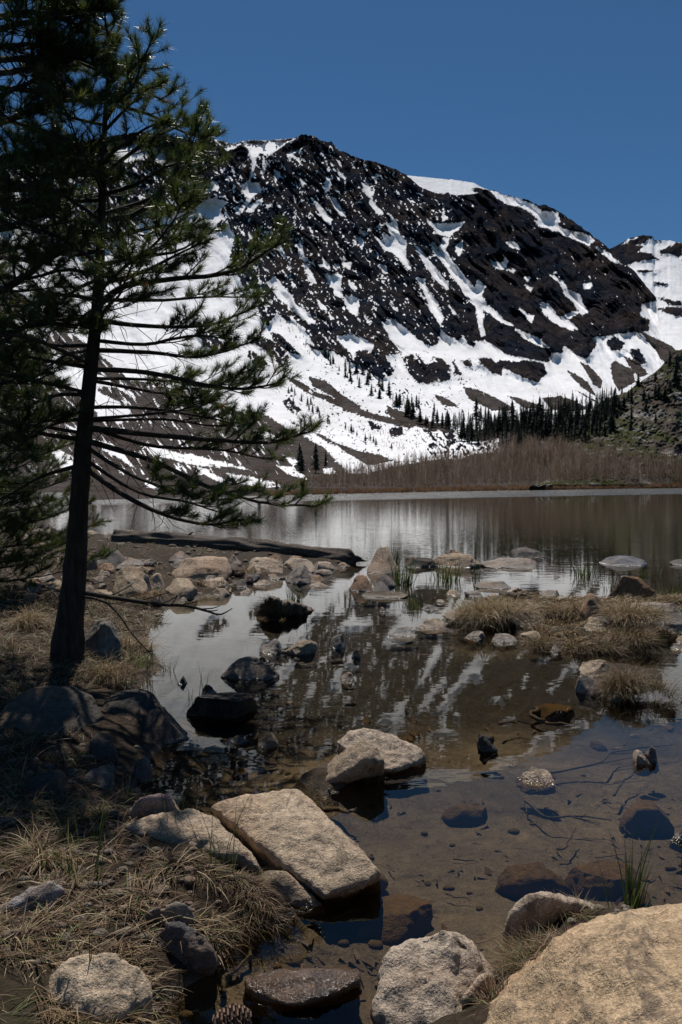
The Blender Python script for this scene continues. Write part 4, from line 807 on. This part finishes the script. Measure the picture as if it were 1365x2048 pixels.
def scatter(P, n, hlo, hhi, label, group, minh=0):
    P = np.array(P, float); k = 0; g = 0
    while k < n and g < n*60:
        g += 1; x = random.uniform(P[:, 0].min(), P[:, 0].max()); y = random.uniform(P[:, 1].min(), P[:, 1].max())
        if not inpoly(x, y, P): continue
        conifer(x, y, random.uniform(hlo, hhi), label, group); k += 1
scatter([(610,690),(640,700),(700,735),(780,790),(850,822),(900,845),(900,862),(840,850),(760,805),(690,765),(620,715)], 74, 14, 34, 'small dark conifer in the row climbing the snowy spur', 'conifers climbing the snowy spur')
scatter([(880,862),(930,868),(1000,850),(1080,838),(1180,825),(1232,815),(1225,872),(1180,886),(1110,892),(1060,885),(1010,880),(960,895),(930,885)], 120, 18, 50, 'dark conifer packed into the forest at the mouth of the valley', 'conifers of the valley forest')
scatter([(1190,815),(1365,712),(1365,860),(1200,880)], 26, 12, 34, 'conifer scattered on the rocky hillside', 'conifers on the rocky hillside')
for x, y, h, l in [(1352,775,60,'tallest conifer on the hillside, at the right edge'),(1340,735,34,'conifer on the ridge line near the right edge'),(1248,822,30,'conifer beside the pale slab of the hillside'),(1262,862,26,'lone dark conifer low on the green flank'),(1288,806,30,'conifer at the middle of the hillside'),(1310,770,24,'short conifer just under the hill ridge'),(1225,830,34,'conifer where the hillside meets the forest')]: conifer(x, y, h, l, None)
for x, y, h, l in [(632,945,62,'tallest dark conifer on the lower left slope above the lake'), (604,944,44,'dark conifer left of the tallest one on the lower slope'), (600,940,56,'rounded dark conifer on the lower slope'), (652,935,34,'small conifer right of the tallest one'), (519,985,34,'lone dark conifer by the far lake edge'), (554,980,22,'short conifer by the far lake edge'), (953,838,44,'isolated tall conifer above the forest edge'), (962,840,30,'conifer beside the isolated tall one')]: conifer(x, y, h, l, None, CM[1])
scatter([(560,775),(585,780),(720,870),(800,905),(740,890),(640,840)], 30, 9, 18, 'tiny conifer on the lower snow slope', 'tiny conifers on the snow slopes')
scatter([(500,615),(560,625),(640,690),(700,760),(640,735),(560,680)], 34, 7, 14, 'tiny conifer on the lower snow slope', 'tiny conifers on the snow slopes')
def far_trees(n, P, hlo, hhi, name):
    """the many tiny trees that read as one mass"""
    P = np.array(P, float); Vs, Fs, o = [], [], 0; src = CM[0]; sv_ = np.array([v.co[:] for v in src.vertices]); sf = np.array([p.vertices[:] for p in src.polygons]); sel = sf[::3]; g = 0
    while g < n:
        x = random.uniform(P[:, 0].min(), P[:, 0].max()); y = random.uniform(P[:, 1].min(), P[:, 1].max())
        if not inpoly(x, y, P): continue
        R = Rany(x, y); p = onR(x, y, R*.995); h = random.uniform(hlo, hhi)/F*R; Vs.append(sv_*h*np.array([1.1, 1.1, 1])+p); Fs.append(sel+o); o += len(sv_); g += 1
    tag(mesh_np(name, np.concatenate(Vs), np.concatenate(Fs), M['conifer'], smooth=False), kind='stuff')
far_trees(150, [(490,605),(560,615),(650,690),(760,770),(860,830),(900,850),(860,850),(700,760),(600,720),(520,650)], 6, 16, 'spur_wood')
far_trees(480, [(880,858),(1000,838),(1180,815),(1232,800),(1225,870),(1110,890),(960,893)], 14, 42, 'valley_wood')
far_trees(60, [(560,775),(800,790),(900,900),(800,905),(640,840)], 5, 11, 'slope_wood')
far_trees(45, [(1070,780),(1190,800),(1180,820),(1060,830)], 5, 10, 'apron_wood')

# ------------------------------------------------------------------ bare thicket, red willows and brush along the far shore
def thicket(name, mat, n, samp, hlo, hhi, wst, ntw, wtw, spread, tone_mu):
    B_, D_, L_, W_, T_ = [], [], [], [], []
    for i in range(n):
        x, y = samp(); R = Rany(x, y); p = onR(x, y, R); gp = float(perlin(x/22., y/9., 1.)); gq = float(perlin(x/7., y/7., 5.))
        if gq < -.38: continue
        h = random.uniform(hlo, hhi)/F*R*(1+.45*gp+.25*gq); tn = min(.98, max(.02, random.gauss(tone_mu+.3*gp, .2)))
        if wst: B_.append(p); D_.append(unit(np.array([random.gauss(0, .05), random.gauss(0, .05), 1]))); L_.append(h); W_.append(wst*h); T_.append(tn)
        for k in range(ntw):
            z = h*random.uniform(.12, .88) if wst else 0; a = random.uniform(0, 6.28); s_ = spread*random.random(); B_.append(p+np.array([0, 0, z])); D_.append(unit(np.array([math.cos(a)*s_, math.sin(a)*s_, 1]))); L_.append((h-z*.6)*random.uniform(.3, .75)); W_.append(wtw*h); T_.append(min(1, max(0, tn+random.gauss(0, .1))))
    V, Fc, tt = tris_blades(np.array(B_), np.array(D_), np.array(L_), np.array(W_), np.array(T_))
    return tag(mesh_np(name, V, Fc, M[mat], attrs=dict(tone=tt)), kind='stuff')
ASP = [(600,978),(690,955),(760,945),(850,935),(950,925),(1100,918),(1250,930),(1420,940),(1420,972),(1100,975),(800,980)]
def s_asp():
    while 1:
        x = random.uniform(620, 1430); y = random.uniform(915, 982)
        if inpoly(x, y, ASP): return x, y
thicket('bare_aspen_grove', 'aspen', 4600, s_asp, 16, 38, .012, 20, .010, .6, .42)
def s_up():
    while 1:
        x = random.gauss(1090, 70); y = random.uniform(905, 940)
        if 960 < x < 1260: return x, y
thicket('bare_aspen_copse', 'aspen', 700, s_up, 20, 38, .016, 22, .012, .8, .42)
def s_wil():
    x = random.uniform(540, 1440); return x, shoreline(x)-random.uniform(-.3, 5)
thicket('red_willow_band', 'willow', 4000, s_wil, 7, 15, 0, 16, .05, .9, .55)
def s_br():
    while 1:
        x, y = random.uniform(430, 1180), random.uniform(880, 975)
        if inpoly(x, y, [(420,990),(560,965),(700,940),(800,925),(920,905),(1000,900),(1100,905),(1180,930),(1180,960),(420,990)]): return x, y
thicket('brush', 'willow', 3600, s_br, 4, 11, 0, 14, .05, 1.0, .3)
def s_sn():
    while 1:
        x, y = random.uniform(560, 900), random.uniform(730, 925)
        if inpoly(x, y, [(570,740),(640,750),(760,820),(880,880),(880,915),(740,890),(640,830)]): return x, y
thicket('snow_slope_brush', 'aspen', 1100, s_sn, 3, 8, 0, 7, .05, .8, .4)
# ------------------------------------------------------------------ grass, sedge and reeds
def mat_of_straw(name, n, region, llo, lhi, wd, heading=None, tone=(.55, .22), green=.06, el=(.1, .9), minz=.0, wpx=None):
    B_ = []
    P = np.array(region, float); tot = 0
    while tot < n:
        x = rng.uniform(P[:, 0].min(), P[:, 0].max(), n*2); y = rng.uniform(P[:, 1].min(), P[:, 1].max(), n*2); k = poly_sd(x, y, P) > 0; x, y = x[k], y[k]
        a, yy, c = ray(x, y); kk = (.08-H)/c; X, Y = a*kk, yy*kk; Z = ground_z(X, Y); cl = fbm(X*5, Y*5, o=2) > -.02; g = (Z > minz) & cl
        B_.append(np.stack([X, Y, Z-.01], 1)[g]); tot += g.sum()
        if len(B_) > 12: break
    b = np.concatenate(B_)[:n]; m = len(b); az = rng.uniform(0, 6.28, m) if heading is None else rng.normal(heading, .75, m)
    az = az+fbm(b[:, 0]*2, b[:, 1]*2, o=2)*1.6; t = np.clip(rng.normal(tone[0], tone[1], m), 0, .89); t = np.where(rng.random(m) < green, rng.uniform(.93, 1, m), t)
    s = np.clip(b[:, 1]/4, .7, 3)
    V, Q, tt = strip_blades(b, az, rng.uniform(*el, m), rng.uniform(llo, lhi, m), wd*rng.uniform(.6, 1.3, m)*s, rng.uniform(.3, 1.5, m), t)
    return tag(mesh_np(name, V, Q, M['straw'], attrs=dict(tone=tt)), kind='stuff')
mat_of_straw('dry_grass', 11000, [(-80,2100),(-80,1690),(60,1640),(160,1650),(240,1670),(330,1700),(440,1790),(450,1860),(300,1880),(250,1930),(320,2000),(330,2100)], .05, .17, .0052, tone=(.36, .34), el=(-.1, .6))
mat_of_straw('dry_grass', 3600, [(330,1680),(450,1720),(560,1800),(520,1850),(440,1850),(360,1760)], .04, .10, .003, tone=(.28, .2), el=(0, .4))
mat_of_straw('bank_grass', 9000, [(-60,1500),(-60,1195),(300,1195),(330,1290),(330,1345),(250,1370),(120,1400)], .06, .2, .0035, tone=(.36, .25), green=.16)
mat_of_straw('shore_grass', 9000, [(-60,1230),(-60,1060),(300,1080),(480,1110),(480,1160),(330,1220),(290,1260)], .05, .14, .003, tone=(.36, .25), green=.22)
mat_of_straw('shaded_grass', 2500, [(-60,1680),(-60,1400),(180,1500),(300,1640),(200,1680)], .06, .2, .004, tone=(.3, .25), green=.2)
mat_of_straw('spit_grass', 12000, [(880,1245),(950,1200),(1040,1185),(1400,1200),(1400,1275),(1250,1290),(1150,1312),(1060,1300)], .06, .19, .0042, heading=-1.2, tone=(.52, .24), green=.10)
mat_of_straw('ledge_grass', 2600, [(1010,1990),(1010,1870),(1120,1830),(1230,1850),(1150,1900),(1050,1960),(980,2048),(930,2060)], .05, .13, .0028, tone=(.35, .22), green=.18)
def tussock(label, x, y, rpx, hpx, n, col=(.55, .22), green=.05, mat='straw', lean=-1.57, name='grass_tussock', cat='grass', group=None, spread=1.0, wd=.004, el=(.05, 1.25), droop=(.6, 2.4), z=None):
    p = at(x, y, 0); zz = max(0, gz(p.x, p.y)) if z is None else z; p = at(x, y, zz); s = p.y/F; r = rpx*s*(1.3 if mat == 'straw' and p.y > 4 else 1); h = hpx*s
    nc = max(4, n//80); ca_ = rng.uniform(0, 6.28, nc); cq = np.sqrt(rng.random(nc))*r*.8; wi = rng.integers(0, nc, n)
    a = rng.uniform(0, 6.28, n); q = np.sqrt(rng.random(n))*r*.28; ox = np.cos(ca_)[wi]*cq[wi]+np.cos(a)*q; oy = (np.sin(ca_)[wi]*cq[wi]+np.sin(a)*q)*.8; rr_ = np.hypot(ox, oy/.8)
    b = np.stack([p.x+ox, p.y+oy, zz-.015+h*.35*np.clip(1-(rr_/r)**2, 0, 1)*(mat == 'straw')], 1)
    az = np.arctan2(oy, ox)+rng.normal(0, .75, n); az = np.where((mat == 'straw') & (rng.random(n) < .45), rng.normal(lean, .6, n), az); t = np.clip(rng.normal(col[0], col[1], n), 0, .89 if mat == 'straw' else 1)
    if mat == 'straw': t = np.where(rng.random(n) < green, rng.uniform(.93, 1, n), t)
    V, Q, tt = strip_blades(b, az, rng.uniform(*el, n), rng.uniform(.4, 1.25, n)*h*(1.35 if mat == 'straw' or p.y < 4 else .8), wd*max(1, p.y/6)*(.8 if mat == 'straw' else 1)*rng.uniform(.6, 1.3, n), rng.uniform(*droop, n), t, 5)
    return tag(mesh_np(name, V, Q, M[mat], None, True, (p.x, p.y, zz), dict(tone=tt)), label, cat, group)
for a in [('big pale straw tussock combed downhill at the left end of the spit', 985, 1236, 62, 46, 1700, (.78, .14)), ('brown wet tussock right of the pale straw one', 1010, 1255, 40, 30, 700, (.3, .2)),
          ('straw tussock behind the tan boulder on the spit', 1140, 1228, 48, 34, 900, (.6, .2)), ('thick straw tussock in front of the russet block', 1262, 1236, 56, 40, 1300, (.65, .2)),
          ('drooping tussock at the right end of the spit', 1270, 1282, 44, 34, 900, (.45, .2)), ('low reddish brown tussock at the front of the spit', 1190, 1298, 52, 24, 900, (.25, .18)),
          ('low green brown tussock left of the little front stone', 1080, 1290, 40, 20, 700, (.3, .2)), ('straw tussock at the right edge behind the grey boulder', 1345, 1208, 36, 26, 600, (.6, .2)),
          ('russet tussock on the small islet', 1270, 1382, 56, 48, 1700, (.33, .22)), ('low wet tussock left of the islet stone', 1190, 1330, 26, 14, 250, (.3, .2)),
          ('dull tussock left of the sunken slab beside the left spit stones', 905, 1262, 28, 14, 250, (.4, .2)),
          ('pale straw tussock behind the trunk foot at the left', 35, 1250, 40, 44, 500, (.7, .2)), ('tussock hanging over the bank right of the trunk foot', 215, 1350, 60, 40, 900, (.6, .2)),
          ('straw clump by the water right of the crowned boulder', 262, 1300, 34, 40, 500, (.6, .2)), ('tangled upright sedge at the upper edge of the straw bank', 90, 1720, 70, 60, 420, (.6, .25)),
          ('mossy sedge clump on the seam between the two slabs', 520, 1765, 38, 30, 700, (.4, .2)), ('sedge clump at the foot of the rounded tan boulder', 180, 2045, 90, 60, 600, (.55, .2)),
          ('grass on the top of the brown ledge rock', 1175, 1858, 60, 26, 700, (.45, .22)), ('dark sedge between the triangular boulder and the ochre boulder', 1010, 2035, 55, 60, 500, (.3, .2)),
          ('small tuft at the foot of the wet stump', 560, 1234, 40, 10, 240, (.4, .2)), ('wet moss and straw on the foot of the split ledge', 740, 1560, 22, 20, 160, (.3, .2)),
          ('tuft between flat stones of the rock field', 420, 1170, 40, 14, 260, (.5, .2)), ('tuft in front of the speckled boulder', 500, 1146, 30, 14, 200, (.5, .2)), ('green tuft below the grey dome', 310, 1196, 40, 24, 300, (.5, .2))]:
    tussock(a[0], *a[1:6], col=(a[6][0]*.95, a[6][1]), green=.1)
RE = [('green reed clump rising beside the huge ochre boulder', 1250, 1845, 42, 130, 22, .007, .03), ('reed clump between the straw bank and the humped slab', 345, 1690, 26, 96, 16, .006, .1), ('tall reeds before the seam of the slabs', 445, 1760, 34, 130, 14, .006, .08),
      ('slanting green blades across the straw bank', 165, 1790, 50, 110, 20, .006, .12), ('green blades in front of the rounded tan boulder', 180, 2020, 16, 130, 7, .008, .1), ('green blades at the top of the straw bank', 150, 1690, 60, 80, 20, .005, .14),
      ('green reeds at the left end of the spit\'s lagoon', 845, 1216, 30, 40, 26, .006, 0), ('reeds behind the small brown rocks at the lake edge', 800, 1170, 40, 70, 70, .006, 0), ('reeds left of the long flat rock', 905, 1160, 62, 56, 60, .006, 0),
      ('sparse reeds in the bright water', 1165, 1152, 44, 40, 28, .006, 0), ('reeds thinly standing right of the leaning boulder', 790, 1140, 20, 60, 40, .006, 0), ('few reeds by the right hand water edge', 1215, 1180, 30, 40, 12, .006, 0),
      ('reed clump behind the wet stump', 590, 1205, 28, 44, 34, .006, 0), ('reeds at the left of the wet stump', 528, 1218, 20, 44, 22, .006, 0), ('bent reeds by the black block', 392, 1392, 26, 76, 9, .006, 0),
      ('thin reeds along the bank right of the crowned boulder', 270, 1330, 50, 66, 34, .005, .06), ('sedge standing in the water left of the bank', 330, 1340, 40, 50, 16, .005, 0), ('tall sedge behind the table rock', 250, 1112, 50, 38, 50, .006, .05),
      ('sedge by the left trunk side', 120, 1105, 60, 40, 40, .006, .05), ('reeds in front of the russet block', 1330, 1200, 40, 50, 40, .006, .02), ('sedge beside the table rock', 395, 1175, 30, 30, 22, .006, 0), ('reeds cut by the right edge', 1370, 1730, 12, 60, 5, .006, 0),
      ('small green sprouts on the edge of the ochre boulder', 1095, 1945, 30, 30, 26, .003, .12), ('reeds far right in front of the lake', 1300, 1150, 30, 30, 14, .006, 0)]
for l, x, y, r, h, n, w, z in RE: tussock(l, x, y, r, h, int(n*1.5), col=(.45, .25), mat='green', name='reed_clump', cat='reeds', wd=w, el=(1.15, 1.57), droop=(0, .5), z=z)

# ------------------------------------------------------------------ fallen log, stump, driftwood, sticks, cone
def log():
    pts = [at(x, y, 0) for x, y in ((230, 1104), (330, 1106), (430, 1110), (540, 1117), (640, 1124), (712, 1129))]; P = smooth_path([(p.x, p.y, max(gz(p.x, p.y), 0)+.07) for p in pts], 70)
    R = np.linspace(.17, .16, 70); R[-6:] *= np.array([1, 1.05, .95, .8, .6, .25]); o = empty('fallen_log', P[35]); tag(o, 'long grey weathered tree trunk fallen along the lake edge with a splintered end', 'log')
    tb = Tubes(); P = P+np.stack([0*R, 0*R, perlin(np.arange(70)/6., 0*R)*.02], 1); tb.add(P, R*(1+.10*perlin(np.arange(70)/9., 0*R+3)), 30, .45, 1.3); b = tb.build('log_body', M['wood'], o, P[35]); b.location = (0, 0, 0)
    for i, (dx, l) in enumerate([(66, .35), (64, .28), (67, .22)]):
        tb = Tubes(); q = P[dx-1]+np.array([0, 0, .03*i-.02]); tb.add([q, q+[l*.6, -.02*i, .02], q+[l, .03*i, -.01]], [.06, .04, .004], 6, .4); c = tb.build('splinter', M['wood'], o, P[35]); c.location = (0, 0, 0)
    tb = Tubes(); q = P[20]; tb.add([q, q+[.05, -.02, .18], q+[.14, 0, .24]], [.04, .025, .008], 6); c = tb.build('branch_stub', M['wood'], o, P[35]); c.location = (0, 0, 0)
    tb = Tubes(); q = P[58]+np.array([0, -.1, .05]); tb.add([q, q+[.01, -.05, -.06], q+[.02, -.07, -.13]], [.03, .025, .01], 6); c = tb.build('bark_strip', M['wood'], o, P[35]); c.location = (0, 0, 0)
log()
hull_rock('dark rotten stump with a jagged left horn standing in the water', [(556,1225,.04),(552,1216,.11),(575,1209,.14),(598,1206,.15),(622,1222,.02),(600,1230,.0),(550,1232,-.02),(624,1232,-.1),(540,1236,-.1),(560,1215,-.1)], (.035,.025,.018), voxel=.02, seed=61, rough=.045, extra=[[(521,1232,.0),(525,1208,.14),(541,1193,.25),(553,1198,.23),(558,1216,.10),(552,1232,.0),(528,1238,-.1),(560,1234,-.1),(545,1218,-.1)]], name='stump', cat='stump', sm=1).data.materials.clear()
bpy.data.objects['stump'].data.materials.append(M['dwood'])
def stick(label, pts, r, mat='dwood', name='stick', cat='stick', group=None, fork=0):
    P = smooth_path([at(x, y, z) for x, y, z in pts], 14); r = r*.7; P = P+np.cumsum(rng.normal(size=P.shape)*r*np.array([1.1, 1.1, .4]), 0); tb = Tubes(); tb.add(P, r*np.linspace(1, .45, 14), 6, .3)
    for k in range(fork):
        i = random.randint(4, 11); d = unit(P[-1]-P[0]+rng.normal(size=3)*.25*np.linalg.norm(P[-1]-P[0])*np.array([1, 1, .3])); l = np.linalg.norm(P[-1]-P[0])*.35; tb.add([P[i], P[i]+d*l*.5, P[i]+d*l], [r*.5, r*.4, r*.15], 5)
    return tag(tb.build(name, M[mat], None, P[7]), label, cat, group)
stick('gnarled bleached driftwood root lying on the spit behind the straw tussock', [(1015,1186,.06),(1040,1192,.13),(1075,1196,.10),(1110,1204,.06),(1135,1206,.05)], .05, 'wood', 'driftwood', 'driftwood', fork=2)
stick('thick root curling over the spit', [(1000,1195,.05),(1022,1183,.14),(1035,1188,.1)], .04, 'wood', 'driftwood', 'driftwood')
stick('short barked branch sloping into the pale water', [(384,1538,.07),(400,1556,.04),(420,1562,.03),(436,1566,.03)], .012, 'wood', fork=1)
stick('thin twig stub standing by the short branch', [(398,1552,.06),(390,1575,.02),(384,1600,.0)], .006)
stick('long pale grass stem lying over the rim of the ochre boulder', [(1148,1868,.30),(1190,1862,.30),(1220,1850,.31),(1250,1838,.3)], .005, 'straw' if 0 else 'cone')
stick('reddish dry stalk across the brown ledge rock', [(1060,1915,.14),(1090,1885,.16),(1125,1852,.17)], .005, 'cone')
stick('bleached thin twig near the bottom edge', [(270,2022,.1),(310,2012,.06),(360,2014,.04)], .004, 'cone'); stick('second bleached twig crossing the glistening mud', [(270,2046,.08),(320,2030,.05),(350,2020,.04)], .004, 'cone')
stick('amber root sunk along the stream bed', [(440,1985,-.04),(475,1935,-.04),(515,1880,-.03)], .014); stick('long root sweeping under water past the flat slab', [(520,1880,-.05),(650,1850,-.05),(740,1815,-.05),(830,1795,-.05)], .008)
stick('dark waterlogged branch beside the large slab', [(640,1618,-.03),(680,1624,-.02),(718,1622,-.02)], .018); stick('pale floating straw in the dark reflection', [(840,1310,.0),(880,1309,.0),(905,1312,.0)], .008, 'cone')
stick('curved branch sunk across the sandy bed', [(1050,1602,-.05),(1096,1634,-.06),(1150,1628,-.06),(1230,1640,-.06)], .010, fork=2); stick('bent dark branch on the bed in front of it', [(1115,1698,-.07),(1140,1695,-.07),(1170,1668,-.07)], .009)
stick('long sunken branch in the blue water', [(1100,1545,-.06),(1180,1530,-.06),(1240,1505,-.06),(1330,1495,-.06)], .010, fork=3); stick('sunken branch near the right edge', [(1230,1590,-.07),(1255,1560,-.07),(1262,1545,-.07)], .010)
stick('straight light branch sunk by the glowing stone', [(1000,1451,-.04),(1040,1450,-.04),(1095,1452,-.04)], .014); stick('dark log sunk by the glowing stone', [(1070,1420,-.05),(1110,1452,-.06),(1200,1460,-.06)], .025)
stick('twisted root under the dark reflection', [(812,1378,-.03),(822,1392,-.03),(826,1405,-.03),(845,1416,-.03)], .012)
for i in range(40):
    x = random.uniform(430, 1360); y = random.uniform(1430, 1950); p_ = at(x, y, 0)
    z = gz(p_.x, p_.y)
    if z > -.06: continue
    a = random.gauss(0, .7); l = random.uniform(16, 70); stick('dark twig lying on the lake bed', [(x, y, z+.02), (x+l*.5*math.cos(a), y+l*.2*math.sin(a), z+.025), (x+l*math.cos(a), y+l*.5*math.sin(a), z+.02)], random.uniform(.002, .005), group='sunken twigs on the lake bed')
# leaf litter and floating bits
def litter():
    n = 900; x = rng.uniform(420, 1365, n); y = rng.uniform(1380, 2000, n); a, yy, c = ray(x, y); k = -H/c; X, Y = a*k, yy*k; cl = fbm(X*1.8, Y*1.8, o=3) > .05; Z = ground_z(X, Y); g = (Z < -.05) & cl; X, Y, Z = X[g], Y[g], Z[g]+.012; m = len(X)
    b = np.stack([X, Y, Z], 1); V, Q, t = strip_blades(b, rng.uniform(0, 6.28, m), rng.uniform(0, .3, m), rng.uniform(.02, .07, m), rng.uniform(.006, .02, m), rng.uniform(0, .5, m), rng.uniform(0, .35, m), 2)
    tag(mesh_np('leaf_litter', V, Q, M['straw'], attrs=dict(tone=t)), kind='stuff')
litter()
def pinecone():
    p = at(462, 2062, .02); o = empty('pine_cone', p); tag(o, 'brown open pine cone lying in the stream at the bottom edge', 'pine cone'); Vs, Qs, n = [], [], 0
    tb = Tubes(); tb.add([(-.045, 0, .03), (0, 0, .03), (.045, 0, .03)], [.012, .02, .008], 8); c = tb.build('core', M['cone'], o); c.location = (0, 0, 0)
    for i in range(84):
        t = i/84; a = i*2.39996; r = .036*math.sin(math.pi*(.12+.8*t))**.7; x = -.05+.1*t; d = np.array([.25, math.cos(a), math.sin(a)]); d /= np.linalg.norm(d); s = np.cross(d, [1, 0, 0]); s /= np.linalg.norm(s); u = np.cross(s, d)
        c0 = np.array([x, 0, .032]); tip = c0+d*r; w = .009; h = .0045
        V = np.array([c0-s*w*.4, c0+s*w*.4, tip+s*w-u*h*0, tip-s*w, c0-s*w*.4+u*h, c0+s*w*.4+u*h, tip+s*w*.8+u*h, tip-s*w*.8+u*h]); Q = np.array([[0, 1, 2, 3], [4, 7, 6, 5], [0, 4, 5, 1], [1, 5, 6, 2], [2, 6, 7, 3], [3, 7, 4, 0]])+n
        Vs.append(V); Qs.append(Q); n += 8
    s_ = mesh_np('scales', np.concatenate(Vs), np.concatenate(Qs), M['cone'], o, False); s_.location = (0, 0, 0); o.rotation_euler[2] = .2
pinecone()
# small gravel on the muddy banks
def gravel():
    Vb, Fb = ICO[2]; Vs, Fs, n = [], [], 0; c = 0
    while c < 900:
        x = random.uniform(-40, 1365); y = random.choice([random.uniform(1070, 1250), random.uniform(1480, 2040)]); p = at(x, y, .03); z = gz(p.x, p.y)
        if z < -.14 or (z < -.02 and random.random() < .75): continue
        r = random.uniform(.006, .022)*max(1, p.y/5); V = Vb*np.array([r*random.uniform(.8, 1.4), r*random.uniform(.7, 1.1), r*.6])*(1+.25*perlin(Vb[:, 0]*1.5+c, Vb[:, 1]*1.5, Vb[:, 2]*1.5))[:, None]; Vs.append(V+[p.x, p.y, z+r*.15]); Fs.append(Fb+n); n += len(V); c += 1
    o = mesh_np('gravel', np.concatenate(Vs), np.concatenate(Fs), M['rock']); o.color = (.2, .165, .13, 1); tag(o, kind='stuff')
gravel()
print('verts', sum(len(o.data.vertices) for o in bpy.data.objects if o.type == 'MESH'))
